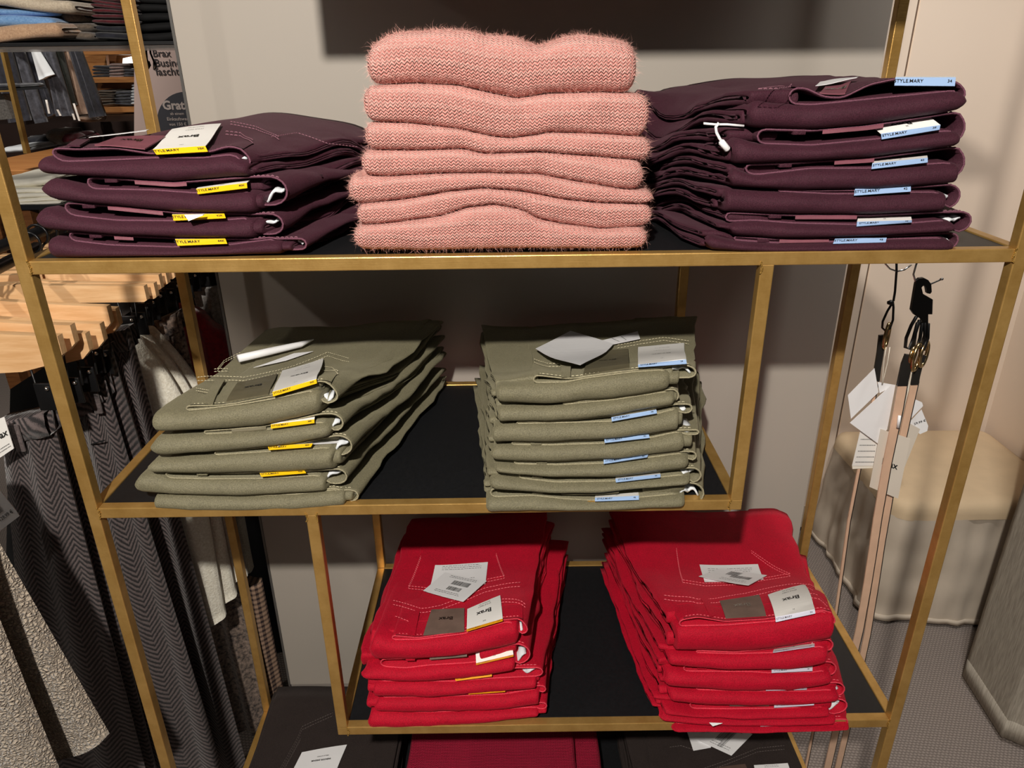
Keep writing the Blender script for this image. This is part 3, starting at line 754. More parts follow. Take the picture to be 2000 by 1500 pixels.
# red jeans, right pile on the lower shelf
STACKS['RR'] = dict(yf=-.012, zsh=Z3, flare=(-.03, .055), back=[(1200, 1012), (1229, 1004), (1363, 1020), (1519, 1013), (1570, 1040), (1610, 1060)], yback=.31,
    mats=RED, strip=BLUE_PALED, group='red jeans in the right pile of the lower shelf', seed=51, sides=[(-1, 2, (.006, .0, .12)), (1, 1, (.0, .015, .15))], layers=[
    dict(x=(1316, 1657), b=[(1318, 1421), (1432, 1422), (1536, 1422), (1657, 1415)], t=[(1321, 1413), (1467, 1415), (1623, 1413)], rim=(1318, 1412, 1657, 1405, 1416), loops=(.3,),
         tag=tg(((1485, 1414), (1559, 1411), (1485, 1419), (1559, 1416)), '46'), label='red folded jeans at the very bottom of the right red pile'),
    dict(x=(1290, 1631), b=[(1293, 1401), (1397, 1410), (1536, 1410), (1630, 1405)], t=[(1297, 1390), (1432, 1400), (1623, 1396)], loops=(), label='thin red folded jeans, second from the bottom of the right red pile'),
    dict(x=(1293, 1616), b=[(1293, 1387), (1432, 1397), (1536, 1398), (1616, 1392)], t=[(1300, 1375), (1352, 1384), (1418, 1385), (1512, 1384), (1616, 1380)], rim=(1347, 1380, 1655, 1375, 1393), loops=(.12,), patch_edge=(.25, .5),
         tag=tg(((1512, 1376), (1590, 1371), (1512, 1382), (1590, 1377)), '44', far=((1513, 1373), (1589, 1368))), label='red folded jeans, third from the bottom of the right red pile, white tag'),
    dict(x=(1305, 1631), b=[(1307, 1366), (1397, 1373), (1536, 1373), (1630, 1365)], t=[(1314, 1346), (1467, 1350), (1574, 1350), (1630, 1347)], rim=(1360, 1347, 1652, 1335, 1362), loops=(),
         tag=tg(((1496, 1346), (1576, 1344), (1496, 1349), (1576, 1347)), '42', far=((1497, 1344), (1575, 1342))), label='red folded jeans in the middle of the right red pile, thin white tag edge'),
    dict(x=(1298, 1617), b=[(1300, 1337), (1397, 1344), (1536, 1346), (1612, 1333)], t=[(1304, 1308), (1342, 1311), (1467, 1312), (1508, 1315), (1588, 1313), (1616, 1309)], rim=(1335, 1306, 1635, 1297, 1322), loops=(.12,),
         tag=tg(((1507, 1308), (1587, 1304), (1507, 1314), (1587, 1310)), '40', far=((1506, 1305), (1587, 1299))), label='red folded jeans, third from the top of the right red pile'),
    dict(x=(1302, 1614), b=[(1305, 1295), (1397, 1304), (1536, 1304), (1609, 1292)], t=[(1307, 1273), (1432, 1277), (1508, 1275), (1591, 1264), (1614, 1262)], rim=(1360, 1275, 1628, 1254, 1274), loops=(),
         tag=tg(((1510, 1272), (1591, 1260), (1510, 1275), (1591, 1263)), '38', far=((1512, 1266), (1590, 1254))), label='red folded jeans under the topmost pair of the right red pile'),
    dict(x=(1316, 1616), b=[(1318, 1268), (1432, 1273), (1536, 1262), (1612, 1247)], t=[(1324, 1224), (1345, 1222), (1415, 1221), (1512, 1213), (1605, 1194)], rim=(1327, 1215, 1634, 1196, 1224), nose=.018,
         w=[(1328, 1209), (1363, 1203), (1415, 1212), (1494, 1207), (1591, 1193), (1619, 1191), (1633, 1202), (1660, 1206)],
         tag=tg(((1513, 1210), (1591, 1191), (1514, 1220), (1592, 1199)), '34', far=((1499, 1165), (1572, 1146))), label='topmost red jeans of the right red pile with grey patch and white tag')])

TOPS = {}
for k, cfg in STACKS.items():
    for l in cfg['layers']:
        l.setdefault('rim', None)
    built, S_top = build_stack(cfg)
    TOPS[k] = (built, S_top)

def top_details(key, z0, patch, ptxt, loops, lines, mats, foil=None, pockets=()):
    root, l, S, wt, yr = TOPS[key][0][-1]
    S = wt
    r = l['rim']; xa, xb = atY(r[0], r[1], yr).x + .005, atY(r[2], r[3], yr).x - .006
    nxx, nyy = 40, 8; vs_ = []
    for i in range(nxx + 1):
        x = xa + (xb - xa) * i / nxx
        for j in range(nyy + 1):
            y = yr - .0004 + .037 * j / nyy; vs_.append((x, y, S(x, y) + (.0011 if j < nyy else .0002)))
    N = len(vs_); vs_ += [(a_, b_, c_ - .0014) for a_, b_, c_ in vs_]; g = grid_faces(nxx + 1, nyy + 1)
    fs = g + [tuple(i + N for i in reversed(f)) for f in g] + [(i, i + nyy + 1, i + nyy + 1 + N, i + N) for i in range(0, nxx * (nyy + 1), nyy + 1)] + [(i + nyy, i + nyy + N, i + 2 * nyy + 1 + N, i + 2 * nyy + 1) for i in range(0, nxx * (nyy + 1), nyy + 1)]
    mesh('waistband', vs_, fs, mats['denim'], root, True)
    for pk in pockets: draped('back_pocket', mats['denim'], root, pk, S, z0, th=.0011, lift=.0002, n=14, m=14, stiff=0)
    o, q = draped('leather_patch', mats['patch'], root, patch, S, z0, th=.0012, lift=.0014, n=14)
    lettering(o, [(ptxt, .5, .55, .012, .02, True)], q, mat=foil or INK, lift=.0008)
    for lp in loops:
        draped('belt_loop', mats['denim'], root, lp, S, z0, th=.0018, lift=.0016, n=3, m=8)
    b = MB()
    for ln in lines:
        bb_ = stitch(root, surf_line(ln, S, z0, .0014), mats['thread']); b.add(bb_.v, bb_.f)
    b.build('stitching', mats['thread'], root)['kind'] = 'stuff'
    return root, S
def dbl(ln, d=7): return [ln, [(x, y + d) for x, y in ln]]
FOIL = mat_plain('silver_foil', (.55, .53, .5, 1), .25, 1.0)
r_, S_ = top_details('PL', .115, [atY(185, 285, .012), atY(283, 292, .012), atY(322, 264, .062), atY(228, 268, .062)], 'Brax', [[atY(132, 288, .012), atY(157, 289, .012), atY(176, 276, .055), atY(150, 275, .055)]],
    dbl([(441, 259), (470, 262), (494, 276)], 6) + dbl([(450, 240), (500, 250), (545, 270)], 5) + [[(530, 270), (580, 262), (640, 283), (700, 290)]], PLUM, FOIL)
r_, S_ = top_details('PR', .15, [atY(1600, 186, .013), atY(1650, 187, .013), atY(1660, 172, .05), atY(1612, 169, .05)], 'Brax', [], dbl([(1480, 178), (1520, 172), (1545, 168)], 5), PLUM, FOIL)
rOL, S_OL = top_details('OL', -.16, [(442, 788), (525, 773), (542, 733), (464, 751)], 'Brax', [[(398, 791), (417, 793), (440, 746), (421, 746)]],
    dbl([(386, 739), (477, 739), (575, 716), (640, 690), (682, 702)], 7) + dbl([(383, 760), (412, 765)], 5) + dbl([(624, 715), (650, 720), (660, 727)], 6) + dbl([(419, 723), (445, 722)], 5)
    + dbl([(425, 722), (438, 706), (470, 690)], 4), OLIVE)
rOR, S_OR = top_details('OR', -.15, [(1139, 736), (1229, 722), (1227, 684), (1150, 690)], 'Brax', [[(1096, 740), (1114, 739), (1115, 716), (1094, 714)]],
    dbl([(1043, 703), (1070, 712), (1094, 712)], 6) + dbl([(1206, 676), (1250, 668), (1296, 661), (1345, 668)], 6), OLIVE)
rRL, S_RL = top_details('RL', -.51, [(827, 1243), (907, 1235), (907, 1190), (843, 1193)], 'Brax', [[(796, 1240), (811, 1244), (820, 1197), (801, 1195)]],
    dbl([(768, 1174), (822, 1190), (860, 1184), (947, 1150), (1016, 1139)], 8) + [[(772, 1205), (800, 1216)]] + dbl([(798, 1146), (839, 1150), (985, 1126)], 5) + dbl([(985, 1126), (969, 1082)], 4) + dbl([(798, 1146), (822, 1087)], 4)
    + dbl([(980, 1172), (1005, 1172), (1026, 1182)], 6), RED, FOIL, [[(798, 1146), (985, 1126), (969, 1070), (826, 1070)]])
rRR, S_RR = top_details('RR', -.50, [(1417, 1210), (1496, 1205), (1482, 1164), (1405, 1176)], 'Brax', [[(1387, 1208), (1398, 1204), (1382, 1171), (1368, 1172)]],
    dbl([(1297, 1164), (1363, 1172), (1432, 1164), (1519, 1146), (1581, 1143), (1605, 1157)], 8) + dbl([(1333, 1134), (1376, 1141), (1480, 1132), (1543, 1122)], 5) + dbl([(1333, 1134), (1321, 1072)], 4) + dbl([(1543, 1122), (1467, 1077)], 4)
    + dbl([(1575, 1162), (1600, 1166), (1615, 1180)], 6), RED, FOIL, [[(1333, 1136), (1543, 1122), (1467, 1075), (1321, 1072)]])

# loose labels lying on the topmost pairs (each tied to its jeans)
def barcode(card, q, u0, v0, u1, v1, n=26, mat=None):
    rr = random.Random(n); bars = []; u = u0
    while u < u1:
        w_ = rr.uniform(.004, .014); bars.append((u, v0, min(u + w_, u1), v1)); u += w_ + rr.uniform(.005, .012)
    strip_lines(card, q, bars, mat, name='barcode')
def textlines(card, q, u0, u1, vs_, h=.018, mat=None):
    rr = random.Random(int(u0 * 1e4 + len(vs_))); bars = []
    for v in vs_:
        u = u0; e = u1 - rr.uniform(0, .15) * (u1 - u0)
        while u < e:
            w_ = rr.uniform(.02, .07); bars.append((u, v, min(u + w_, e), v + h)); u += w_ + .015
    strip_lines(card, q, bars, mat, name='fine_print')
def label(root, S, z0, quad, lift=.002, codes=(), lines=None, curl=None, name='price_label'):
    o, q = draped(name, WHITEPAPER, root, quad, S, z0, th=.0004, lift=lift, curl=curl)
    for i, c in enumerate(codes): barcode(o, q, *c, n=26 + i)
    if lines: textlines(o, q, *lines)
    return o, q
label(TOPS['PL'][0][3][0], TOPS['PL'][0][3][3], .115, [atY(174, 272, .085), atY(286, 258, .09), atY(292, 256, .115), atY(182, 270, .11)], lift=.003)
label(TOPS['PR'][0][5][0], TOPS['PR'][0][5][3], .15, [atY(1592, 172, .05), atY(1672, 160, .05), atY(1676, 158, .085), atY(1600, 168, .085)], lift=.004)
label(rOL, S_OL, -.16, [(496, 722), (560, 708), (612, 690), (575, 694)], lift=.003, name='loose_label')
e0, e1 = on_surf(467, 712, S_OL, -.16), on_surf(588, 684, S_OL, -.16); tip = on_surf(614, 674, S_OL, -.16)
up = Vector((0, 0, .009))
MB().tube([e0 + up, e0.lerp(e1, .5) + up, e1 + up, tip + up], [.0055, .0055, .0045, .0008], 12).build('rolled_label', WHITEPAPER, rOL, True)
pw = [atY(542, 871, .005), atY(672, 864, .02), atY(676, 857, .03), atY(692, 818, .10), atY(680, 840, .10)]
o = MB().slab(pw, (0, 0, .0006)).build('loose_label', WHITEPAPER, TOPS['OL'][0][2][0])
label(rOR, S_OR, -.15, [(1155, 676), (1187, 680), (1250, 667), (1245, 652)], lift=.004, lines=(.1, .9, [.4, .6]), name='price_label')
label(rOR, S_OR, -.15, [(1046, 690), (1133, 724), (1198, 681), (1114, 655)], lift=.007, name='loose_label')
label(rRL, S_RL, -.51, [(841, 1146), (948, 1143), (953, 1100), (850, 1106)], lift=.002, lines=(.15, .9, [.82, .74, .9, .3, .2]), name='care_label')
label(rRL, S_RL, -.51, [(827, 1160), (905, 1182), (951, 1141), (869, 1124)], lift=.006, codes=((.40, .30, .72, .46), (.38, .55, .78, .74)), lines=(.2, .85, [.14, .2, .84, .9]))
label(rRR, S_RR, -.50, [(1376, 1139), (1491, 1134), (1480, 1104), (1366, 1105)], lift=.002, lines=(.12, .92, [.55, .65, .75]), name='care_label')
label(rRR, S_RR, -.50, [(1364, 1132), (1461, 1150), (1497, 1130), (1408, 1115)], lift=.006, codes=((.30, .55, .55, .85), (.45, .40, .85, .60)), lines=(.35, .9, [.15, .25]))
# torn tag corner on the second pair of the left plum pile
MB().slab([atY(360, 419.5, .0), atY(400, 417, .002), atY(396, 420, -.004), atY(368, 431, -.006)], (0, 0, .0005)).build('torn_tag_corner', WHITECARD, TOPS['PL'][0][1][0])
MB().slab([atY(1385, 1411, -.024), atY(1411, 1412, -.024), atY(1392, 1418, -.026)], (0, .0006, 0)).build('loose_label', WHITEPAPER, TOPS['RR'][0][0][0])

# thin plastic price cords on the right plum pile
cord = MB(); c0 = [atY(*p, .02) for p in ((1374, 241), (1396, 243), (1420, 243), (1453, 246))]
cord.tube(c0, .0013, 6)
cord.tube([atY(*p, .012) for p in ((1404, 240), (1398, 248), (1399, 258), (1405, 270), (1410, 277))], .0016, 6)
a_, b_ = atY(1407, 275, .012), atY(1423, 294, .012)
cord.tube([a_, a_.lerp(b_, .12), a_.lerp(b_, .88), b_], [.0022, .0034, .0034, .0016], 8)
cord.build('tag_cord', WHITEPAPER, TOPS['PR'][0][4][0], True)

# ------------------------------------------------------------------ sweaters
def mat_knit(name, c_lo, c_hi, stitchw=.0046, rib=.026, bump=1.0, sheen=.3, tint=(1, .8, .75, 1), ridgek=.45):
    t = NT(name); t.set(Roughness=.85)
    t.b.inputs['Sheen Weight'].default_value = sheen; t.b.inputs['Sheen Roughness'].default_value = .5; t.b.inputs['Sheen Tint'].default_value = tint
    t.b.inputs['Specular IOR Level'].default_value = .1
    sep = t.n('ShaderNodeSeparateXYZ'); t.lk(t.coord('UV'), sep.inputs[0]); u, v = sep.outputs[0], sep.outputs[1]
    wob = t.noise(70, 3)
    uu = t.math('ADD', t.math('DIVIDE', u, stitchw), t.math('MULTIPLY', wob, 1.1))
    fu = t.math('ABSOLUTE', t.math('SUBTRACT', t.math('FRACT', uu), .5))              # 0..0.5 : the V of each stitch
    vv = t.math('ADD', t.math('DIVIDE', v, stitchw * .72), t.math('ADD', t.math('MULTIPLY', fu, 1.5), t.math('MULTIPLY', wob, .8)))
    row = t.math('SINE', t.math('MULTIPLY', vv, 2 * PI))
    col = t.math('COSINE', t.math('MULTIPLY', fu, 2 * PI))
    ridge = t.math('SINE', t.math('MULTIPLY', t.math('ADD', v, t.math('MULTIPLY', wob, .002)), 2 * PI / rib))
    ridge = t.math('POWER', t.math('ABSOLUTE', ridge), 8.0)
    h = t.math('ADD', t.math('ADD', t.math('MULTIPLY', row, .75), t.math('MULTIPLY', col, .22)), t.math('MULTIPLY', ridge, ridgek))
    fuzz = t.noise(1400, 2)
    h2 = t.math('ADD', h, t.math('MULTIPLY', fuzz, 1.2))
    t.bump(h2, bump, .0013)
    f = t.math('MULTIPLY_ADD', h, .26, t.math('MULTIPLY_ADD', fuzz, .7, .10))
    t.base(t.ramp(f, [(.15, c_lo), (.8, c_hi)]))
    return t.m
PINK = mat_knit('pink_mohair_knit', srgb(238, 136, 126), srgb(255, 208, 196))
FUZZ = NT('pink_mohair_fibre'); FUZZ.base(srgb(250, 190, 178)); FUZZ.set(Roughness=.8); FUZZ = FUZZ.m
def fuzz_on(o, mat, count, length, seed=0, parent=None, width=.00016, ymax=None):
    rr = random.Random(seed); me = o.data; P = [p for p in me.polygons if p.area > 1e-9 and (ymax is None or p.center.y < ymax)]
    ws = np.array([p.area for p in P]); cum = np.cumsum(ws / ws.sum()); vs_ = []; fs = []
    for _ in range(count):
        p = P[min(len(P) - 1, int(np.searchsorted(cum, rr.random())))]
        vv = [me.vertices[i].co for i in p.vertices]
        a, b = rr.random(), rr.random()
        q = (vv[0] * (1 - a) + vv[1] * a) * (1 - b) + (vv[-1] * (1 - a) + vv[2 if len(vv) > 3 else -1] * a) * b
        d = (p.normal * rr.uniform(.35, 1) + Vector((rr.gauss(0, .6), rr.gauss(0, .6), rr.gauss(0, .6)))).normalized()
        L = length * rr.uniform(.4, 1.3) * (2.2 if rr.random() < .04 else 1)
        side = d.orthogonal().normalized() * width * .5; bend = Vector((rr.gauss(0, .35), rr.gauss(0, .35), rr.gauss(0, .3) - .15)) * L
        m_ = q + d * L * .5; e = q + d * L + bend
        k = len(vs_); vs_ += [q - side, q + side, m_ + side * .8, m_ - side * .8, e]; fs += [(k, k + 1, k + 2, k + 3), (k + 3, k + 2, k + 4)]
    f = mesh('wool_fuzz', vs_, fs, mat, parent, False); f['kind'] = 'stuff'; return f
SW = [[(695, 485), (825, 487), (965, 483), (1252, 484)],
      [(699, 440), (755, 436), (860, 422), (910, 405), (965, 398), (1017, 408), (1052, 428), (1100, 438), (1175, 447), (1266, 442)],
      [(695, 398), (790, 389), (877, 373), (947, 366), (1017, 373), (1105, 389), (1175, 396), (1269, 398)],
      [(702, 342), (755, 345), (860, 338), (965, 337), (1052, 340), (1140, 356), (1220, 370), (1260, 372)],
      [(716, 293), (807, 293), (905, 291), (947, 300), (1052, 296), (1140, 303), (1269, 314)],
      [(716, 237), (790, 239), (895, 251), (960, 266), (996, 270), (1040, 264), (1070, 258), (1175, 261), (1262, 268)],
      [(723, 167), (807, 163), (895, 167), (965, 184), (1010, 193), (1070, 183), (1175, 181), (1241, 183)],
      [(720, 88), (765, 62), (860, 55), (916, 58), (940, 67), (1000, 69), (1052, 90), (1105, 69), (1140, 65), (1210, 76), (1238, 85)]]
SWX = [(693, 1262), (698, 1273), (683, 1275), (706, 1257), (714, 1271), (712, 1267), (718, 1243)]
names = ['bottom sweater of the pink pile, resting on the black shelf', 'pink knitted sweater, second from the bottom of the pink pile', 'wide pink knitted sweater, third from the bottom of the pink pile',
         'pink knitted sweater in the middle of the pile, right corner tucked up', 'pink knitted sweater, third from the top of the pink pile', 'pink knitted sweater directly under the topmost one', 'thick topmost pink knitted sweater with a dip in its upper edge']
surfs = []
for i, s in enumerate(SW):
    f = curve_px(s, .016, .008)
    mz = np.mean([p.z for p in (atY(x, y, .016) for x, y in s)])
    if i == 0: surfs.append(Surf(f, lambda x, q: .0012, .006, .28, 0, .03))
    else: surfs.append(Surf(f, lambda x, q, f=f, mz=mz: .55 * float(f(x)) + .45 * mz - .01 * q, .006, .28, 0, .25, .002, i))
for i in range(7):
    a, b = SWX[i]; ym = SW[i][0][1] - 20
    x0, x1 = atY(a, ym, .016).x, atY(b, ym, .016).x
    rt = thing('folded_sweater', ((x0 + x1) / 2, .14, surfs[i]((x0 + x1) / 2, .14)), names[i], 'sweater', 'pink sweaters piled on the top shelf')
    o = cushion('sweater_body', PINK, rt, surfs[i], surfs[i + 1], x0, x1, .006 + random.uniform(-.003, .003), .285, nose=.026 if i == 6 else .015, endr=.011, nx=60, ny=8, wrinkle=.0016, seed=i + 70, gap=.0002, nosep=.85, sp_=.75)
    fuzz_on(o, FUZZ, 5200, .0052, i, rt, ymax=.06)
# ------------------------------------------------------------------ left side of the shop
def mat_herring(name, dark, light, colw=.030, row=.0105):
    t = NT(name); t.set(Roughness=.9); t.b.inputs['Sheen Weight'].default_value = .3
    sep = t.n('ShaderNodeSeparateXYZ'); t.lk(t.coord('UV'), sep.inputs[0]); u, v = sep.outputs[0], sep.outputs[1]
    wob = t.noise(40, 2)
    tri = t.math('ABSOLUTE', t.math('SUBTRACT', t.math('FRACT', t.math('ADD', t.math('DIVIDE', u, colw * 2), t.math('MULTIPLY', wob, .15))), .5))
    ph = t.math('ADD', t.math('DIVIDE', v, row), t.math('MULTIPLY', tri, colw * 2 / row * .85))
    s = t.math('MULTIPLY_ADD', t.math('SINE', t.math('MULTIPLY', ph, 2 * PI)), .5, .5)
    fz = t.noise(700, 2)
    f = t.math('MULTIPLY', t.math('MULTIPLY_ADD', s, .75, t.math('MULTIPLY_ADD', fz, .9, -.3)), t.math('MULTIPLY_ADD', t.noise(260, 2), 1.0, .5))
    t.base(t.ramp(f, [(.25, dark), (.85, light)]))
    t.bump(t.math('ADD', s, fz), .5, .0012)
    return t.m
def mat_wool(name, c1, c2, scale=160, bump=.8, dist=.003, det=4):
    t = NT(name); t.set(Roughness=.92); t.b.inputs['Sheen Weight'].default_value = .3
    n1 = t.noise(scale, det, .65); t.base(t.ramp(n1, [(.3, c1), (.68, c2)])); t.bump(n1, bump, dist); return t.m
def mat_boucle(name, c1, c2, scale=95):
    t = NT(name); t.set(Roughness=.95); t.b.inputs['Sheen Weight'].default_value = .4
    d = t.noise(60, 3)
    mixv = t.n('ShaderNodeVectorMath', operation='ADD'); t.lk(t.coord(), mixv.inputs[0])
    sc = t.n('ShaderNodeVectorMath', operation='SCALE'); nn = t.n('ShaderNodeTexNoise'); nn.inputs['Scale'].default_value = 90
    t.lk(t.coord(), nn.inputs[0]); t.lk(nn.outputs['Color'], sc.inputs[0]); sc.inputs['Scale'].default_value = .012; t.lk(sc.outputs[0], mixv.inputs[1])
    vo = t.n('ShaderNodeTexVoronoi', feature='DISTANCE_TO_EDGE'); vo.inputs['Scale'].default_value = scale; t.lk(mixv.outputs[0], vo.inputs['Vector'])
    e = t.math('MINIMUM', t.math('MULTIPLY', vo.outputs[0], 4.0), 1.0)
    f = t.math('MULTIPLY_ADD', t.noise(330, 3), .75, t.math('MULTIPLY', e, .38))
    t.base(t.ramp(f, [(.2, c1), (.75, c2)])); t.bump(f, 1.0, .006); return t.m
def mat_wood(name, c1, c2, axis=(6, 60, 60)):
    t = NT(name); t.set(Roughness=.45)
    mp = t.n('ShaderNodeMapping'); mp.inputs['Scale'].default_value = axis; t.lk(t.coord(), mp.inputs[0])
    n1 = t.noise(2.0, 5, .6, mp.outputs[0]); t.base(t.ramp(n1, [(.3, c1), (.7, c2)])); t.bump(n1, .08, .001); return t.m
HERR = mat_herring('herringbone_wool', srgb(24, 20, 22), srgb(102, 90, 89))
TEDDY = mat_boucle('beige_boucle', srgb(84, 72, 62), srgb(206, 190, 170), 190)
CREAMFUR = mat_wool('cream_plush', srgb(226, 219, 200), srgb(255, 252, 238), 230, .8, .003)
TWEED = mat_wool('brown_tweed', srgb(36, 30, 30), srgb(150, 130, 116), 130, .5, .002, 2)
REDWOOL = mat_wool('dark_red_wool', srgb(110, 10, 26), srgb(168, 24, 44), 120, .4, .002)
GREYKNIT = mat_wool('grey_knit', srgb(104, 100, 98), srgb(160, 155, 150), 180, .6, .002)
BLACKCLOTH = mat_plain('black_cloth', srgb(13, 13, 15), .9, var=.2)
NAVY = mat_wool('navy_cloth', srgb(18, 19, 27), srgb(44, 46, 58), 60, .2)
GREYCLOTH = mat_wool('grey_cloth', srgb(44, 45, 53), srgb(86, 88, 98), 60, .2)
TANCLOTH = mat_wool('tan_cloth', srgb(150, 122, 104), srgb(182, 154, 134), 60, .2)
CREAM = mat_plain('cream_cotton', srgb(250, 246, 232), .85, var=.03)
BLACKMETAL = mat_plain('black_metal', (.012, .012, .013, 1), .35, .4, var=.1)
CHROME = mat_plain('chrome', (.7, .7, .7, 1), .18, 1.0, var=.02)
MAPLE = mat_wood('pale_maple_wood', srgb(214, 164, 112), srgb(238, 196, 148))
OAK = mat_wood('warm_oak_wood', srgb(168, 108, 58), srgb(200, 140, 82))
DARKOAK = mat_wood('brown_oak_wood', srgb(96, 58, 30), srgb(130, 82, 44))
def mat_plaid():
    t = NT('brown_plaid_wool'); t.set(Roughness=.9)
    sep = t.n('ShaderNodeSeparateXYZ'); t.lk(t.coord('UV'), sep.inputs[0])
    a = t.math('FRACT', t.math('DIVIDE', sep.outputs[0], .018)); b = t.math('FRACT', t.math('DIVIDE', sep.outputs[1], .014))
    f = t.math('ADD', t.math('MULTIPLY', t.math('GREATER_THAN', a, .55), .45), t.math('MULTIPLY', t.math('GREATER_THAN', b, .55), .45))
    f = t.math('ADD', f, t.math('MULTIPLY', t.noise(200, 2), .3))
    t.base(t.ramp(f, [(.15, srgb(170, 140, 118)), (.9, srgb(52, 38, 38))])); return t.m
PLAID = mat_plaid()

def hang(name, mat, TL, TR, BR, BL, Y, label, cat, group=None, th=.03, folds=4, amp=.010, seed=0, parent=None, sideshape=None, nv=26, cuts=()):
    """a garment hanging in the plane Y, its outline seen at four corners; waves deepen towards the hem"""
    P = [atY(*q, Y) for q in (TL, TR, BR, BL)]
    loc = (P[0] + P[1]) / 2
    root = thing(name, loc, label, cat, group) if parent is None else parent
    nu = 30; vs_ = []; uv = []
    wid = (P[2] - P[3]).length
    for face in (0, 1):
        for i in range(nu + 1):
            for j in range(nv + 1):
                u, v = i / nu, j / nv
                a = P[0].lerp(P[3], v); b = P[1].lerp(P[2], v)
                if sideshape: b = b + Vector((sideshape(v), 0, 0))
                p = a.lerp(b, u)
                w = amp * (.35 + .65 * v) * (math.sin(2 * PI * (folds * u + .1 * math.sin(3 * v + seed)) + seed) + .4 * nz(u * 3, v * 2, seed, 1.3))
                e = math.sin(PI * min(1, max(0, u))) ** .35 if 0 < u < 1 else 0
                yy = p.y + w * e + (-th / 2 if face == 0 else th / 2) * e
                vs_.append((p.x, yy, p.z)); uv.append((u * wid + seed * .37, -v * (P[0].z - P[3].z)))
    N = (nu + 1) * (nv + 1); g = grid_faces(nu + 1, nv + 1)
    fs = [tuple(reversed(f)) for f in g] + [tuple(i + N for i in f) for f in g]
    for i in range(nu):
        for j in (0, nv):
            a, b = i * (nv + 1) + j, (i + 1) * (nv + 1) + j; fs.append((a, b, b + N, a + N))
    o = mesh('cloth_panel', vs_, fs, mat, root, True, uv)
    return root, P
def waistband(root, P, Y, mat, h=.035, th=.036, loops=(.3,)):
    a, b = P[0], P[1]; d = (b - a)
    lo = (min(a.x, b.x) - .001, Y - th / 2 - .002, min(a.z, b.z) - h); hi = (max(a.x, b.x) + .001, Y + th / 2, max(a.z, b.z) + .002)
    m = MB(); n = 8; vs_ = []
    uvs = []
    for i in range(n + 1):
        p = a.lerp(b, i / n); w = .0016 * math.sin(i * 1.7)
        for q in ((p.x, Y - th / 2 + w, p.z), (p.x, Y - th / 2 - .004 + w, p.z - h * .5), (p.x, Y - th / 2 - .001 + w, p.z - h), (p.x, Y + th / 2, p.z - h), (p.x, Y + th / 2, p.z)):
            vs_.append(q); uvs.append((q[0] * .7 + .3, q[2] * .6 + q[0]))
    fs = grid_faces(n + 1, 5, False, True)
    mesh('waistband', vs_, fs, mat, root, True, uvs)
    for f in loops:
        p = a.lerp(b, f)
        MB().box((p.x - .006, Y - th / 2 - .009, p.z - h - .012), (p.x + .006, Y - th / 2 - .005, p.z - .004), .001).build('belt_loop', mat, root, True)
def quadbox(name, mat, q, Y, depth, parent=None, bev=0):
    P = [atY(x, y, Y) for x, y in q]
    return MB().slab(P, (0, -depth, 0)).build(name, mat, parent)

# wooden clip hangers on a black rail
rail_x, rail_z = -.275, -.066
rl = MB().tube([(rail_x, .02, rail_z), (rail_x, 1.1, rail_z)], .009, 10)
rl = rl.build('hanging_rail', BLACKMETAL, None, True); tag(rl, 'black metal clothes rail carrying the wooden clip hangers left of the gold rack', 'rail')
b0, b1 = atY(-40, 541, .33), atY(34, 503, .45)
rl2 = MB().tube([b0 + (b0 - b1) * 1.5, b1 + (b1 - b0) * .6], .010, 10).build('hanging_rail', BLACKMETAL, None, True)
tag(rl2, 'short black clothes rail with bunched hooks at the far left edge beside the gold post', 'rail')
def make_hanger(loc, label, group, tall=False):
    r = thing('clip_hanger', loc, label, 'hanger', group)
    x, y, z = loc; out = []
    n = 14
    for i in range(n + 1):
        u = i / n * 2 - 1; out.append((x + u * .19, z + .004 + .014 * (1 - abs(u)) ** 1.3 + (.010 if abs(u) < .12 else 0)))
    if tall: low = [(x + .19, z - .022), (x + .178, z - .034), (x + .13, z - .046), (x, z - .052), (x - .13, z - .046), (x - .178, z - .034), (x - .19, z - .022)]
    else:
        low = [(x + .19, z - .020), (x + .185, z - .023), (x, z - .023), (x - .185, z - .023), (x - .19, z - .020)]; out = [(a, z + .004 + (c - z - .004) * .3) for a, c in out]
    dz_ = -.016 if tall else 0
    poly = [Vector((a, y - .006, c)) for a, c in out + low]
    MB().slab(list(reversed(poly)), (0, -.012, 0)).build('wood_bar', MAPLE, r)
    hk = [(x, y, z + .02)] + [(x, y, z + .05)] + [(x + .017 * math.sin(a) - .0, y, z + .073 - .017 * math.cos(a)) for a in np.linspace(.4, 4.6, 12)]
    MB().tube(hk, .0021, 6).build('hook', BLACKMETAL, r, True)
    for s in (-1, 1):
        cx = x + s * .155
        MB().tube([(cx - .014, y - .004, z + dz_ - .022), (cx - .012, y - .006, z + dz_ - .058), (cx + .012, y - .006, z + dz_ - .058), (cx + .014, y - .004, z + dz_ - .022)], .0016, 6).build('clip_wire', BLACKMETAL, r, True)
        c = MB().box((cx - .012, y - .012, z + dz_ - .085), (cx + .012, y - .008, z + dz_ - .045), .001).build('clip', BLACKMETAL, r, True)
        cb = MB(); p = Vector((cx + .006, y - .014, z + dz_ - .052)); cb.tube([p + Vector((0, .003, 0)), p, p - Vector((0, .002, 0))], [.003, .0034, .001], 8)
        cb.build('rivet', CHROME, c, True)
    return r
def copy_tree(o, parent=None):
    c = o.copy(); C.objects.link(c)
    if parent is not None:
        c.parent = parent; c.matrix_parent_inverse = o.matrix_parent_inverse.copy()
    for ch in list(o.children): copy_tree(ch, c)
    return c
HY = [.15, .185, .213, .248, .286, .306, .40, .43, .461, .491, .523, .556, .59, .626, .665, .71]
HZ = [.0, .008, -.014, -.012, .002, -.008, .0, -.004, .002, .002, .004, .0, .003, .0, .002, .0]
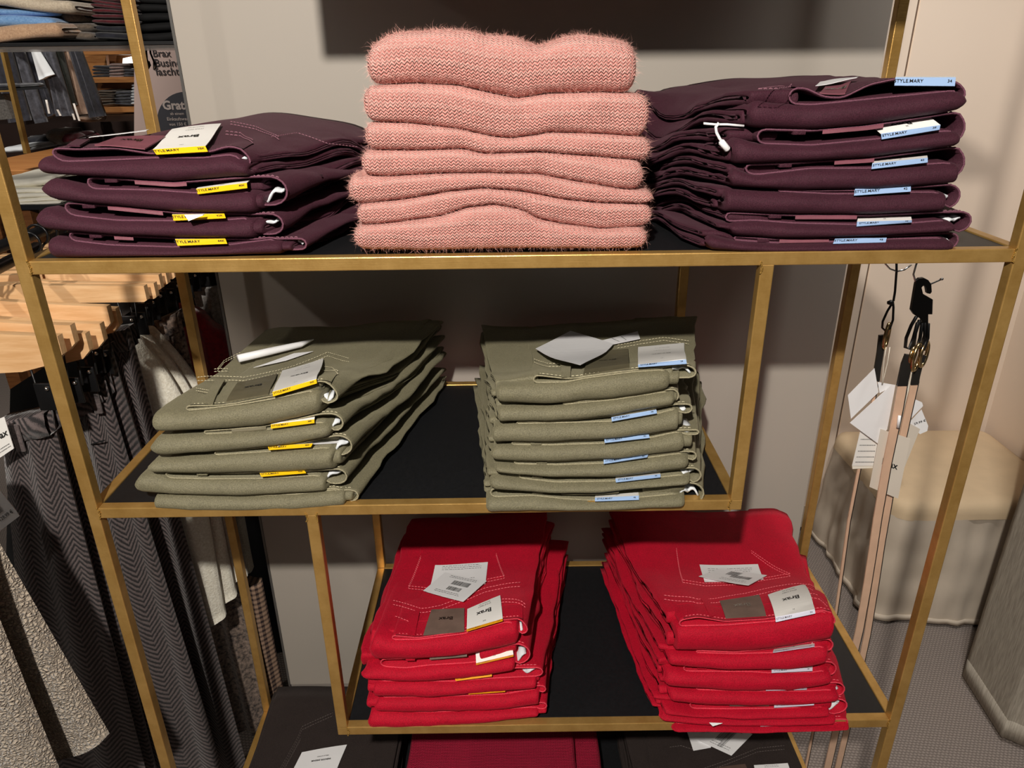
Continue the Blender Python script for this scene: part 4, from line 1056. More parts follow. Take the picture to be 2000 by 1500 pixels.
HN = ['nearest pale wooden clip hanger, at the left edge below the top shelf', 'second pale wooden clip hanger from the front', 'third pale wooden clip hanger from the front, hanging slightly lower', 'fourth pale wooden clip hanger from the front',
      'fifth pale wooden clip hanger from the front, its end beside the gold post', 'sixth pale wooden clip hanger from the front, end in shade'] + [w + ' pale wooden clip hanger from the front, in the far bunch' for w in 'seventh eighth ninth tenth eleventh twelfth thirteenth fourteenth fifteenth sixteenth'.split()]
h0 = make_hanger((-.274, HY[0], -.140), HN[0], 'wooden clip hangers on the black rail', True)
h1 = make_hanger((-.274, HY[6], -.145 + HZ[6]), HN[6], 'wooden clip hangers on the black rail')
for i in range(1, len(HY)):
    if i == 6: continue
    c = copy_tree(h0 if i < 6 else h1); c.location = (-.274 + random.uniform(-.004, .004), HY[i], -.145 + HZ[i]); c['label'] = HN[i]

G = 'herringbone skirts and trousers on the left rail'
r, P = hang('hanging_trousers', HERR, (2, 818), (98, 798), (300, 1560), (70, 1560), .185, 'nearest grey herringbone trousers on the left rail, waist loop and pleats showing', 'trousers', G, folds=2.2, amp=.008, seed=1)
waistband(r, P, .185, HERR, loops=(.45,))
r, P = hang('hanging_trousers', HERR, (92, 812), (128, 795), (318, 1560), (240, 1560), .235, 'narrow strip of herringbone trousers half hidden behind the front gold post', 'trousers', G, folds=1.2, amp=.007, seed=2)
waistband(r, P, .235, HERR, loops=())
r, P = hang('hanging_trousers', HERR, (132, 790), (203, 734), (452, 1560), (250, 1560), .275, 'grey herringbone trousers right of the front gold post, pocket slit showing', 'trousers', G, folds=2.4, amp=.009, seed=3)
waistband(r, P, .275, HERR, loops=(.9,))
MB().tube([atY(178, 868, .252), atY(190, 864, .250), atY(204, 860, .252)], .0012, 5).build('pocket_slit', BLACKCLOTH, r)
r, P = hang('hanging_trousers', HERR, (176, 690), (214, 672), (300, 960), (250, 960), .315, 'folded-over herringbone waistband behind the wire clips', 'trousers', G, folds=1.5, amp=.006, seed=4, nv=14)
waistband(r, P, .315, HERR, loops=(.6,))
r, P = hang('hanging_trousers', HERR, (207, 645), (252, 638), (500, 1560), (360, 1560), .36, 'farthest herringbone trousers beside the white plush jacket', 'trousers', G, folds=2.2, amp=.008, seed=5)
waistband(r, P, .36, HERR, loops=(.2,))
for i, (dx, Yj, lb) in enumerate(((0, .42, 'front cream plush jacket with a rounded shoulder on the left rail'), (24, .455, 'middle cream plush jacket behind the front one'), (48, .49, 'rearmost cream plush jacket, its shoulder against the tweed trousers'))):
    hang('plush_jacket', CREAMFUR, (236 + dx * .5, 654 - i * 6), (268 + dx * .7, 656 - i * 6), (424 + dx * .9, 1205 - i * 40), (385 + dx * .8, 1215 - i * 40), Yj, lb, 'jacket', 'cream plush jackets', th=.036, folds=1.2, amp=.006, seed=6 + i, sideshape=lambda v: .070 * math.sin(min(1, v * 3.2) * PI * .5) * (1 - .75 * v))
r, P = hang('hanging_trousers', TWEED, (276, 640), (350, 606), (560, 1500), (450, 1500), .54, 'brown speckled tweed trousers behind the cream plush jacket', 'trousers', None, folds=2.5, amp=.010, seed=8)
waistband(r, P, .54, TWEED, loops=(.35, .7))
hang('red_garment', REDWOOL, (350, 585), (440, 655), (500, 980), (420, 980), .64, 'dark red woollen garment behind the gold back post', 'jacket', None, folds=2, amp=.014, seed=9, th=.05)
hang('grey_knit_top', GREYKNIT, (376, 566), (424, 560), (470, 760), (430, 760), .70, 'grey ribbed knit top above the dark red garment', 'sweater', None, folds=3, amp=.006, seed=10)
hang('plaid_trousers', PLAID, (452, 1136), (512, 1132), (568, 1420), (500, 1440), .60, 'brown plaid trouser legs hanging low beside the partition wall', 'trousers', None, folds=1.4, amp=.01, seed=11)
hang('white_cuff', CREAMFUR, (462, 1005), (474, 1005), (494, 1112), (484, 1116), .56, 'narrow cream plush sleeve end hanging right of the gold back post', 'jacket', None, folds=.6, amp=.004, seed=12, nv=12)
hang('dark_gap_filler', BLACKCLOTH, (330, 520), (440, 520), (640, 1560), (330, 1560), .82, 'long black sheet added farthest back on the left rail to fill the dark gap', 'coat', None, th=.06, folds=3, amp=.02, seed=13)  # added black sheet, stands in for the darkness behind the garments
hang('dark_gap_filler', BLACKCLOTH, (20, 760), (330, 560), (470, 1560), (0, 1560), .74, 'wide black sheet added to fill the dark gaps between the herringbone trousers', 'coat', None, th=.05, folds=4, amp=.02, seed=14)  # second added sheet, paints the gaps between the trousers black
# beige boucle coats, bottom left
hang('boucle_coat', TEDDY, (-420, 880), (-105, 880), (214, 1432), (-60, 1560), -.035, 'beige boucle coat at the lower left, its hem corner in front of the trousers', 'coat', 'beige boucle coats at the lower left', th=.04, folds=1.5, amp=.012, seed=15)
hang('boucle_coat', TEDDY, (-420, 960), (-100, 960), (140, 1560), (-200, 1640), -.10, 'nearest beige boucle coat cut off by the lower left corner', 'coat', 'beige boucle coats at the lower left', th=.04, folds=1.5, amp=.01, seed=16)
# tags of the trousers
t1 = quadbox('paper_tag', WHITECARD, [(-12, 902), (27, 876), (8, 814), (-30, 830)], .135, .001); tag(t1, 'white paper tag at the left edge hanging on the nearest herringbone trousers', 'tag')
q_ = [atY(*p, .1345) for p in ((-12, 902), (27, 876), (8, 814), (-30, 830))]
lettering(t1, [('Brax', .55, .55, .016, .02, False)], q_)
textlines(t1, q_, .3, .95, [.12, .2], mat=INKGREY)
t2 = quadbox('price_tag', WHITEPAPER, [(-20, 1052), (38, 1008), (30, 996), (0, 958), (-40, 990)], .13, .001); tag(t2, 'white price tag with barcode at the left edge above the boucle coat', 'tag')
q_ = [atY(*p, .1295) for p in ((-20, 1052), (38, 1008), (2, 960), (-55, 1000))]
barcode(t2, q_, .35, .45, .75, .75, 14); lettering(t2, [('129,99 €', .72, .28, .008, .01, False)], q_)

# neighbouring glass shelf with sweaters, upper left
YS = .80
def zsY(y): return atY(150, y, YS).z
zt_ = atY(150, 82, YS).z
x0s, x1s = atY(-160, 84, YS).x, atY(420, 80, YS).x
sh = thing('wall_shelf', ((x0s + x1s) / 2, YS + .2, zt_), 'dark glass-edged shelf board at the upper left carrying folded sweaters', 'shelf')
MB().box((x0s, YS, zt_ - .007), (x1s, YS + .42, zt_), .001).build('shelf_board', BLACKBOARD, sh)
GL = NT('smoked_acrylic'); GL.set(Roughness=.12); GL.b.inputs['Transmission Weight'].default_value = .85; GL.base((.55, .52, .5, 1)); GL.set(IOR=1.15); GL = GL.m
MB().box((x0s, YS + .002, zt_ - .0165), (x1s, YS + .006, zt_ - .0075), .0003).build('edge_strip', GL, sh)
def flat_curve(z): return lambda x, y: z
def pilepiece(name, mat, x0, x1, y0, y1, Y, dep, label, cat, group=None, nose=.016, tilt=0, seed=0, wr=.003):
    a, b = atY(x0, y1, Y), atY(x1, y1, Y); zb = atY((x0 + x1) / 2, y1, Y).z; zt = atY((x0 + x1) / 2, y0, Y).z
    r = thing(name, ((a.x + b.x) / 2, Y + dep / 2, zb), label, cat, group)
    cx = (a.x + b.x) / 2
    cushion('folded_body', mat, r, lambda x, y: zb + tilt * (x - cx) + .002 * math.sin(30 * x + seed), lambda x, y: zt + tilt * (x - cx) + .002 * math.sin(30 * x + seed + .3), a.x, b.x, Y, Y + dep, nose=nose, endr=.012, nx=24, ny=5, seed=seed, wrinkle=wr)
    return r
TANW = mat_wool('tan_wool', srgb(178, 138, 108), srgb(216, 180, 146), 300, .6, .002)
BLUEW = mat_wool('light_blue_wool', srgb(96, 146, 206), srgb(142, 184, 230), 300, .4, .002)
BEIGEW = mat_wool('beige_wool', srgb(190, 174, 152), srgb(226, 212, 190), 300, .5, .002)
TAUPEW = mat_wool('taupe_wool', srgb(88, 76, 66), srgb(128, 114, 100), 200, .4, .002)
WINEW = mat_wool('wine_red_wool', srgb(62, 12, 22), srgb(104, 26, 38), 200, .4, .002)
pilepiece('folded_sweater', TANW, -120, 122, 51, 82, YS - .01, .3, 'tan folded sweater at the bottom of the pile on the upper left shelf', 'sweater', 'sweaters on the upper left shelf', tilt=.06, seed=1)
pilepiece('folded_sweater', BLUEW, -120, 104, 30, 53, YS + .0, .3, 'light blue folded sweater between tan and beige ones, upper left', 'sweater', 'sweaters on the upper left shelf', tilt=-.02, seed=2)
pilepiece('folded_sweater', BLUEW, -120, 100, 13, 29, YS + .01, .28, 'upper light blue folded sweater, upper left shelf', 'sweater', 'sweaters on the upper left shelf', tilt=-.03, seed=5)
pilepiece('folded_sweater', BEIGEW, -120, 141, -12, 14, YS - .01, .3, 'beige folded sweater drooping over the light blue one, upper left', 'sweater', 'sweaters on the upper left shelf', tilt=-.10, seed=3)
pilepiece('folded_sweater', BEIGEW, -120, 139, -40, -13, YS - .01, .3, 'topmost beige folded sweater cut by the upper left corner', 'sweater', 'sweaters on the upper left shelf', tilt=-.10, seed=4)
for i, (y0, y1, x1) in enumerate(((60, 79, 180), (42, 60, 179), (18, 41, 160))):
    pilepiece('rolled_sweater', TAUPEW, 118, x1, y0, y1, YS + .05, .26, ['lowest', 'middle', 'upper'][i] + ' taupe rolled sweater end beside the beige pile, upper left', 'sweater', 'rolled taupe sweaters', nose=.02, seed=7 + i)
for i in range(7):
    y1 = 46 - i * 9
    pilepiece('folded_sweater', WINEW, 178, 262, y1 - 8.5, y1, YS + .06, .26, ['lowest', 'second', 'third', 'fourth', 'fifth', 'sixth', 'topmost'][i] + ' wine red folded sweater counted from below, upper left shelf', 'sweater', 'wine red sweaters on the upper left shelf', nose=.008, tilt=-.08, seed=20 + i)
for i in range(2):
    pilepiece('folded_sweater', NAVY, 182, 262, 63 - i * 16, 78 - i * 16, YS + .07, .26, ['bottom', 'upper'][i] + ' dark navy sweater under the wine red ones', 'sweater', 'navy sweaters under the wine red ones', seed=30 + i)
for i in range(5):
    pilepiece('folded_sweater', BLACKCLOTH, 268, 400, 62 - i * 18, 79 - i * 18, YS + .06, .26, ['lowest', 'second', 'third', 'fourth', 'topmost'][i] + ' black folded sweater counted from below, beside the partition edge', 'sweater', 'black sweaters beside the partition', seed=36 + i)
# dark panel closing the shelf bay behind the sweaters
bp = MB().box((x0s, YS + .43, zt_ - .0), (x1s, YS + .45, .95)).build('shelf_back_panel', BLACKCLOTH, sh)

# poster hung beyond the shelf
YP = 1.75
PINKP = mat_plain('pink_poster_paper', srgb(244, 216, 208), .6, var=.01)
GREYP = mat_plain('grey_poster_print', srgb(84, 84, 92), .6, var=.01)
po = quadbox('poster', PINKP, [(262, 300), (470, 300), (470, 86), (262, 86)], YP, .004); tag(po, 'pink hanging poster with grey lettering and a dark disc beside the partition', 'poster')
ctr = atY(374, 250, YP - .0008); rad = (atY(440, 250, YP).x - atY(374, 250, YP).x)
MB().slab(ring_disc(ctr, rad, 48), (0, -.0004, 0)).build('printed_disc', GREYP, po)
def ptext(parent, s, x, y, hpx, Y, mat, bold=.01, name='lettering'):
    cv, cf = text_mesh(s, bold); p = atY(x, y, Y); sc = (atY(x, y - hpx, Y).z - p.z) / .70
    mn = cv[:, 0].min()
    return mesh(name, [(p.x + (a - mn) * sc, p.y, p.z + (b + .35) * sc) for a, b, _ in cv], cf, mat, parent, False)
INKP = mat_plain('grey_poster_ink', srgb(78, 72, 74), .6, var=.0)
LIGHTP = mat_plain('pale_poster_ink', srgb(236, 220, 214), .6, var=.0)
for s, x, y, h in (('Brax', 300, 112, 14.5), ('Business', 304, 131, 15), ('fascht', 305, 148, 15)): ptext(po, s, x, y, h, YP - .0012, INKP, .012)
ptext(po, 'Gratis', 319, 215, 17, YP - .0016, LIGHTP, .035)
for s, x, y, h in (('ab einem', 333, 225, 5.5), ('Einkaufswert', 327, 236, 6.5), ('von 150 €', 331, 246, 6)): ptext(po, s, x, y, h, YP - .0016, LIGHTP, .01)
# two bag hangers in front of the poster
for i, (xa, xb, yb) in enumerate(((284, 291, 132), (292, 303, 134))):
    YQ = YS + .2; b = MB(); t_ = atY(xa, 88, YQ); t_.z = zt_ - .007; b.tube([t_, atY(xa + 2, 104, YQ), atY(xb - 4, 116, YQ), atY(xb - 1, 124, YQ)], .0020, 6)
    r = b.build('strap_loop', BLACKMETAL, None, True); tag(r, ['left', 'right'][i] + ' black strap with a small clasp hanging in front of the pink poster', 'strap')
    k = MB(); c = atY(xb, yb - 5, YQ); k.tube([c + Vector((0, 0, .008)), c, c - Vector((.004, 0, .008))], [.003, .0045, .002], 8); k.build('clasp', CHROME if i else BLACKMETAL, r, True)
# ------------------------------------------------------------------ room: floor, far walls
def mat_carpet():
    t = NT('woven_grey_carpet'); t.set(Roughness=.95)
    mp = t.n('ShaderNodeMapping'); mp.inputs['Rotation'].default_value = (0, 0, .12); t.lk(t.coord(), mp.inputs[0])
    sep = t.n('ShaderNodeSeparateXYZ'); t.lk(mp.outputs[0], sep.inputs[0])
    a = t.math('DIVIDE', sep.outputs[0], .0085); row = t.math('FLOOR', t.math('DIVIDE', sep.outputs[1], .0075))
    a = t.math('ADD', a, t.math('MULTIPLY', row, .5))
    fx = t.math('ABSOLUTE', t.math('SUBTRACT', t.math('FRACT', a), .5)); fy = t.math('ABSOLUTE', t.math('SUBTRACT', t.math('FRACT', t.math('DIVIDE', sep.outputs[1], .0075)), .5))
    dot = t.math('SUBTRACT', 1.0, t.math('MULTIPLY', t.math('ADD', fx, fy), 1.5))
    f = t.math('MULTIPLY_ADD', t.noise(240, 3), .45, t.math('MULTIPLY', dot, .6))
    t.base(t.ramp(f, [(.1, srgb(112, 102, 96)), (.9, srgb(166, 154, 146))]))
    t.bump(f, .6, .003); return t.m
fl = MB().box((-5.5, -3.0, FLOOR - .05), (3.2, 5.2, FLOOR)).build('floor', mat_carpet()); struct(fl)
YF = 1.321
w = MB().box((.80, YF, FLOOR + .02), (2.25, YF + .06, 1.5)).build('wall_far', WALLBEIGE); struct(w)
xj = atY(1697, 516, YF).x
MB().box((xj - .0016, YF - .0015, FLOOR + .107), (xj + .0016, YF + .002, 1.5)).build('panel_joint', mat_plain('dark_joint', srgb(110, 90, 74), .5), w)
MB().box((xj + .0016, YF - .0025, FLOOR + .107), (xj + .0045, YF + .002, 1.5)).build('joint_highlight', mat_plain('painted_highlight_cream', srgb(238, 214, 190), .4), w)  # lighter strip paints the highlight line along the joint
b = MB().box((.80, YF - .004, FLOOR + .022), (2.03, YF + .004, FLOOR + .106)).build('baseboard_far', mat_plain('beige_baseboard', srgb(200, 184, 164), .5, var=.02)); struct(b)
w = MB().box((2.03, .80, FLOOR), (2.09, YF, 1.5)).build('wall_right', WALLBEIGE); struct(w)
w = MB().box((-5.0, 4.4, FLOOR), (.6, 4.46, 1.5)).build('wall_store', mat_plain('dark_brown_wall', srgb(58, 42, 34), .7, var=.1)); struct(w)
w = MB().box((-5.06, -.5, FLOOR), (-5.0, 4.46, 1.5)).build('wall_left', mat_plain('dark_wall', srgb(52, 42, 38), .7, var=.1)); struct(w)
w = MB().box((.75, .62, FLOOR), (.80, 4.4, 1.5)).build('wall_side', BASEB); struct(w)

# upholstered bench in the changing cubicle
BX0, BX1, BY0, BY1, BZ = 1.535, 2.022, .875, 1.312, -.90
bench = thing('upholstered_bench', ((BX0 + BX1) / 2, (BY0 + BY1) / 2, FLOOR), 'low bench under a loose cream cover with gathered skirt in the changing cubicle', 'bench')
def rrect(x0, x1, y0, y1, r, n=10, m=26):
    out = []
    for cx, cy, a0 in ((x1 - r, y0 + r, -90), (x1 - r, y1 - r, 0), (x0 + r, y1 - r, 90), (x0 + r, y0 + r, 180)):
        for k in range(n + 1):
            a = math.radians(a0 + 90 * k / n); out.append((cx + r * math.cos(a), cy + r * math.sin(a), math.cos(a), math.sin(a)))
    dense = []
    N = len(out)
    for i in range(N):
        a, b_ = out[i], out[(i + 1) % N]; d = math.hypot(a[0] - b_[0], a[1] - b_[1]); k = max(1, int(d / .012))
        for j in range(k): dense.append(tuple(a[q] + (b_[q] - a[q]) * j / k for q in range(4)))
    return dense
def loft_bench(name, mat, prof, parent, folds=0.0):
    per = rrect(BX0, BX1, BY0, BY1, .045); n = len(per); vs_ = []
    for o_, z, fk in prof:
        for i, (x, y, nx_, ny_) in enumerate(per):
            w_ = fk * folds * (nz(x * 9, y * 9, z * 2.0, 1) + .6 * nz(x * 26, y * 26, z * 4 + 4, 1)) + .6 * fk * folds * nz(x * 3 - z * 9, y * 3, z * 7 + x * 6, 1)
            vs_.append((x + nx_ * (o_ + w_), y + ny_ * (o_ + w_), z))
    m = len(prof); fs = grid_faces(m, n, False, True)
    if name == 'seat_cover': fs.append(tuple(range(n)))
    return mesh(name, vs_, fs, mat, parent, True)
COVER = mat_plain('bench_cloth_warm_lit', srgb(212, 188, 154), .85, var=.05, vscale=14, bump=.25, bscale=700)  # top of the cover made yellower, warm light painted into its colour
SKIRT = mat_plain('greige_skirt_cloth', srgb(206, 192, 174), .85, var=.05, vscale=14, bump=.25, bscale=700)
loft_bench('seat_cover', COVER, [(-.036, BZ, 0), (-.02, BZ - .002, 0), (-.008, BZ - .008, 0), (0, BZ - .02, 0), (.002, BZ - .035, 0), (.003, BZ - .05, .2)], bench, .008)
sk = [(0.0 + .018 * (k / 18), BZ - .048 - (.335) * k / 18, .5 + .5 * k / 18) for k in range(19)]
loft_bench('skirt', SKIRT, sk, bench, .022)
loft_bench('hem', SKIRT, [(.018, BZ - .372, 1.0), (.021, BZ - .372, 1.0), (.0215, BZ - .388, 1.0), (.018, BZ - .388, 1.0)], bench, .022)

# grey curtain of the cubicle, gathered in folds
pl = [(1.676, .664), (1.660, .475), (1.700, .452), (1.735, .60), (1.775, .45), (1.81, .60), (1.85, .44), (1.90, .60), (1.95, .44), (2.02, .58)]
cur = thing('curtain', (1.8, .55, -1.285), 'grey linen changing cubicle curtain hanging in folds at the lower right edge', 'curtain')
pts = []
for i in range(len(pl) - 1):
    a, b_ = pl[i], pl[i + 1]; n = 14
    for k in range(n):
        u = k / n; s = u * u * (3 - 2 * u) if 0 < i else u
        pts.append((a[0] + (b_[0] - a[0]) * u, a[1] + (b_[1] - a[1]) * s))
pts.append(pl[-1])
zs = [-1.285, -1.270, -1.25, -1.235] + list(np.linspace(-1.1, 1.2, 10)); vs_ = []
for (x, y) in pts:
    for z in zs: vs_.append((x + .004 * nz(x * 5, y * 5, z * 2, 1), y + .004 * nz(x * 4 + 7, y * 4, z * 2, 1), z))
LINEN = NT('grey_linen'); LINEN.set(Roughness=.9)
_m = LINEN.n('ShaderNodeMapping'); _m.inputs['Scale'].default_value = (300, 300, 25); LINEN.lk(LINEN.coord(), _m.inputs[0])
_n = LINEN.noise(1, 3, .6, _m.outputs[0]); LINEN.base(LINEN.ramp(_n, [(.3, srgb(146, 137, 124)), (.7, srgb(186, 177, 162))])); LINEN.bump(_n, .4, .001); LINEN = LINEN.m
co = mesh('curtain_cloth', vs_, grid_faces(len(pts), len(zs)), LINEN, cur, True)
sm = co.modifiers.new('thickness', 'SOLIDIFY'); sm.thickness = .003; sm.offset = 0
hm = mesh('curtain_hem', [(x, y, z) for (x, y) in pts for z in (-1.287, -1.232)], grid_faces(len(pts), 2), LINEN, cur, True)
sm = hm.modifiers.new('thickness', 'SOLIDIFY'); sm.thickness = .0065; sm.offset = 0

# ------------------------------------------------------------------ belts on wire prongs, right of the rack
YB = .30
TANL = mat_plain('natural_tan_leather', srgb(226, 188, 160), .5, var=.06, vscale=40, bump=.15, bscale=500)
BLKL = mat_plain('black_leather', srgb(34, 32, 30), .45, var=.1, bump=.2)
GOLDM = mat_plain('pale_gold_metal', (.72, .52, .26, 1), .22, 1.0, var=.05)
STRING = mat_plain('cream_string', srgb(230, 222, 206), .8, var=.02)
PL_ = mat_plain('black_plastic', (.010, .010, .010, 1), .4, var=.1)
def pth(px, Y): return [atY(x, y, Y) for x, y in px]
hk = thing('wire_prong', atY(1760, 500, YB), 'chrome wire display prong behind the top gold rail carrying a black cord', 'hook')
b = MB(); b.tube(pth([(1722, 500), (1729, 515), (1738, 525), (1752, 530), (1766, 527), (1780, 517)], YB), .0013, 6); b.build('prong', CHROME, hk, True)
MB().tube([atY(1728, 470, YB + .02), atY(1727, 505, YB)], .002, 6).build('prong_stem', BLACKMETAL, hk, True)
hk2 = thing('wire_prong', atY(1800, 500, YB), 'chrome wire display prong with open loop holding the black belt hanger', 'hook')
b = MB(); b.tube(pth([(1796, 500), (1789, 518), (1784, 536), (1788, 550), (1798, 557), (1812, 557), (1840, 545)], YB), .0014, 6); b.build('prong', CHROME, hk2, True)
b = MB(); e_ = atY(1840, 545, YB); b.tube([e_ - Vector((.003, 0, 0)), e_, e_ + Vector((.002, 0, 0))], [.0012, .0024, .001], 8); b.build('prong_tip', CHROME, hk2, True)
MB().tube([atY(1798, 470, YB + .02), atY(1796, 502, YB)], .002, 6).build('prong_stem', BLACKMETAL, hk2, True)
# black plastic hanger
bh = thing('belt_hanger', atY(1800, 600, YB), 'black plastic belt hanger with hook and three loops right of the rack', 'hanger')
poly = [(1788, 558), (1790, 549), (1796, 544), (1805, 543), (1813, 547), (1819, 555), (1820, 570), (1817, 574), (1811, 573), (1809, 562), (1804, 557), (1800, 562), (1803, 574), (1822, 585), (1821, 614), (1813, 614), (1813, 637), (1804, 637), (1800, 624), (1786, 615), (1780, 606)]
MB().slab(list(pth(poly, YB - .004)), (0, -.006, 0)).build('hanger_plate', PL_, bh)
for px in ([(1790, 618), (1780, 635), (1770, 660), (1768, 678), (1776, 682), (1784, 660), (1792, 630)], [(1796, 625), (1788, 650), (1784, 680), (1790, 684), (1797, 660), (1801, 630)], [(1806, 630), (1806, 655), (1799, 680), (1804, 684), (1812, 660), (1813, 632)]):
    MB().tube(pth(px, YB - .002), .0026, 8).build('hanger_loop', PL_, bh, True)
def torus_px(name, cx, cy, rx_px, ry_px, Y, mat, parent, tiltv=.0, r=.0022):
    c = atY(cx, cy, Y); k = (atY(cx + 1, cy, Y) - c).length; p = []
    for i in range(28):
        a = 2 * PI * i / 28; p.append(c + Vector((rx_px * k * math.cos(a), tiltv * math.cos(a), ry_px * k * math.sin(a))))
    return MB().tube(p, r, 8, closed=True).build(name, mat, parent, True)
def strap(parent, px, Y, w=.0135, name='strap', mat=TANL, edge=True, th=.0026):
    P = pth(px, Y); v = []; e = []
    for i, p in enumerate(P):
        a = P[max(0, i - 1)]; c = P[min(len(P) - 1, i + 1)]; t = (c - a).normalized(); s = Vector((t.z, 0, -t.x)) * (-w / 2)
        if s.x < 0: s = -s
        v.append((p - s, p + s))
    vs_ = []; fs = []
    for l, r_ in v: vs_ += [l, r_, r_ + Vector((0, th, 0)), l + Vector((0, th, 0))]
    fs = grid_faces(len(v), 4, False, True) + [(0, 1, 2, 3), tuple(4 * (len(v) - 1) + k for k in (3, 2, 1, 0))]
    o = mesh(name, vs_, fs, mat, parent, False)
    if edge:
        m = MB(); m.tube([r_ + Vector((.0006, th * .6, 0)) for l, r_ in v], .0017, 6); m.build('black_edge', BLKL, o, True)
    return o
def paper(parent, px, Y, mat=WHITEPAPER, name='price_tag', back=0.0, th=.0005):
    P = [atY(x, y, Y + back * i / max(1, len(px) - 1)) for i, (x, y) in enumerate(px)]
    return MB().slab(P, (0, -th, 0)).build(name, mat, parent), P
ba = thing('belt', atY(1735, 600, YB), 'leftmost narrow belt hanging by a black cord loop, seen edge on', 'belt', None)
b = MB(); b.tube(pth([(1751, 500), (1751, 530), (1748, 570), (1745, 588)], YB), .0017, 6); b.tube(pth([(1744, 590), (1733, 608), (1724, 628), (1723, 640), (1729, 646), (1738, 642), (1744, 625), (1745, 600), (1744, 590)], YB), .0017, 6); b.build('hanging_cord', PL_, ba, True)
b = MB(); c = atY(1740, 591, YB - .002); b.tube([c - Vector((.005, 0, 0)), c, c + Vector((.004, 0, .001))], [.0025, .0045, .002], 8); b.build('cord_knot', PL_, ba, True)
torus_px('buckle', 1732, 656, 7, 25, YB, GOLDM, ba, .006, .0028)
strap(ba, [(1724, 655), (1720, 690), (1715, 720), (1712, 745)], YB + .004, .010, 'leather_tab', BLKL, False, .004)
strap(ba, [(1713, 740), (1700, 820), (1678, 916), (1658, 1018), (1644, 1120), (1634, 1190), (1622, 1270), (1588, 1430), (1570, 1520)], YB + .012, .0045, 'strap')
MB().tube(pth([(1731, 678), (1727, 700), (1724, 735), (1723, 750)], YB - .003), .0007, 5).build('tag_string', STRING, ba, True)
MB().tube(pth([(1738, 678), (1734, 705), (1727, 735), (1724, 750)], YB - .003), .0007, 5).build('tag_string', STRING, ba, True)
paper(ba, [(1716, 766), (1708, 719), (1656, 772), (1662, 818)], YB + .002, name='price_tag')
paper(ba, [(1714, 746), (1748, 752), (1718, 768)], YB + .004, name='price_tag')
o, P = paper(ba, [(1664, 910), (1710, 910), (1722, 838), (1681, 838)], YB + .008, WHITECARD, 'care_card')
textlines(o, [P[0], P[1], P[2], P[3]], .1, .95, [.10, .24, .40, .56, .72], h=.022, mat=INKGREY)
paper(ba, [(1665, 916), (1708, 914), (1709, 908), (1664, 908)], YB + .010, CREAM, 'care_card')
bb_ = thing('belt', atY(1770, 700, YB), 'front tan belt with black edges and black tab on the belt hanger', 'belt', None)
torus_px('buckle', 1790, 698, 12, 27, YB - .006, GOLDM, bb_, .008, .0032)
torus_px('buckle_loop', 1783, 694, 11, 18, YB - .004, GOLDM, bb_, .008, .0022)
strap(bb_, [(1779, 694), (1772, 712), (1767, 735), (1763, 754)], YB - .012, .016, 'leather_tab', BLKL, False, .005)
strap(bb_, [(1764, 748), (1755, 800), (1733, 905), (1714, 1013), (1704, 1081), (1695, 1138), (1679, 1229), (1660, 1310), (1638, 1405), (1612, 1520)], YB - .010, .0135, 'strap')
MB().tube(pth([(1781, 725), (1775, 760), (1767, 790), (1762, 815)], YB - .006), .0007, 5).build('tag_string', STRING, bb_, True)
MB().tube(pth([(1776, 735), (1772, 770), (1763, 800)], YB - .006), .0007, 5).build('tag_string', STRING, bb_, True)
MB().tube(pth([(1757, 812), (1754, 835)], YB - .016), .0024, 8).build('plastic_toggle', WHITEPAPER, bb_, True)
paper(bb_, [(1714, 866), (1733, 838), (1749, 752), (1741, 752), (1660, 826)], YB - .001, name='price_tag')
o, P = paper(bb_, [(1698, 951), (1754, 974), (1778, 857), (1720, 838)], YB - .004, mat_plain('cream_card', srgb(232, 222, 208), .6, var=.01), 'brand_card')
lettering(o, [('Brax', .50, .50, .0165, .022, False)], P)
bc = thing('belt', atY(1800, 700, YB), 'second tan belt behind the front one on the belt hanger', 'belt', None)
torus_px('buckle', 1804, 692, 12, 25, YB + .004, GOLDM, bc, .008, .0032)
strap(bc, [(1803, 694), (1795, 715), (1790, 735), (1787, 752)], YB + .006, .012, 'leather_tab', BLKL, False, .004)
strap(bc, [(1787, 746), (1775, 800), (1762, 860), (1737, 972), (1722, 1059), (1710, 1140), (1694, 1240), (1660, 1400), (1632, 1520)], YB + .008, .0115, 'strap')
paper(bc, [(1777, 820), (1803, 793), (1801, 786), (1783, 778), (1779, 790)], YB + .014, name='price_tag')
o, P = paper(bc, [(1779, 833), (1797, 848), (1811, 842), (1813, 832), (1800, 800), (1777, 824)], YB + .017, name='price_tag')
lettering(o, [('59,99 €', .55, .5, .0062, .01, False)], pth([(1782, 838), (1812, 828), (1808, 812), (1778, 822)], YB + .0164))
paper(bc, [(1760, 920), (1767, 912), (1797, 838), (1775, 826), (1760, 850)], YB + .011, mat_plain('cream_card_shaded', srgb(222, 212, 198), .6, var=.01), 'brand_card')

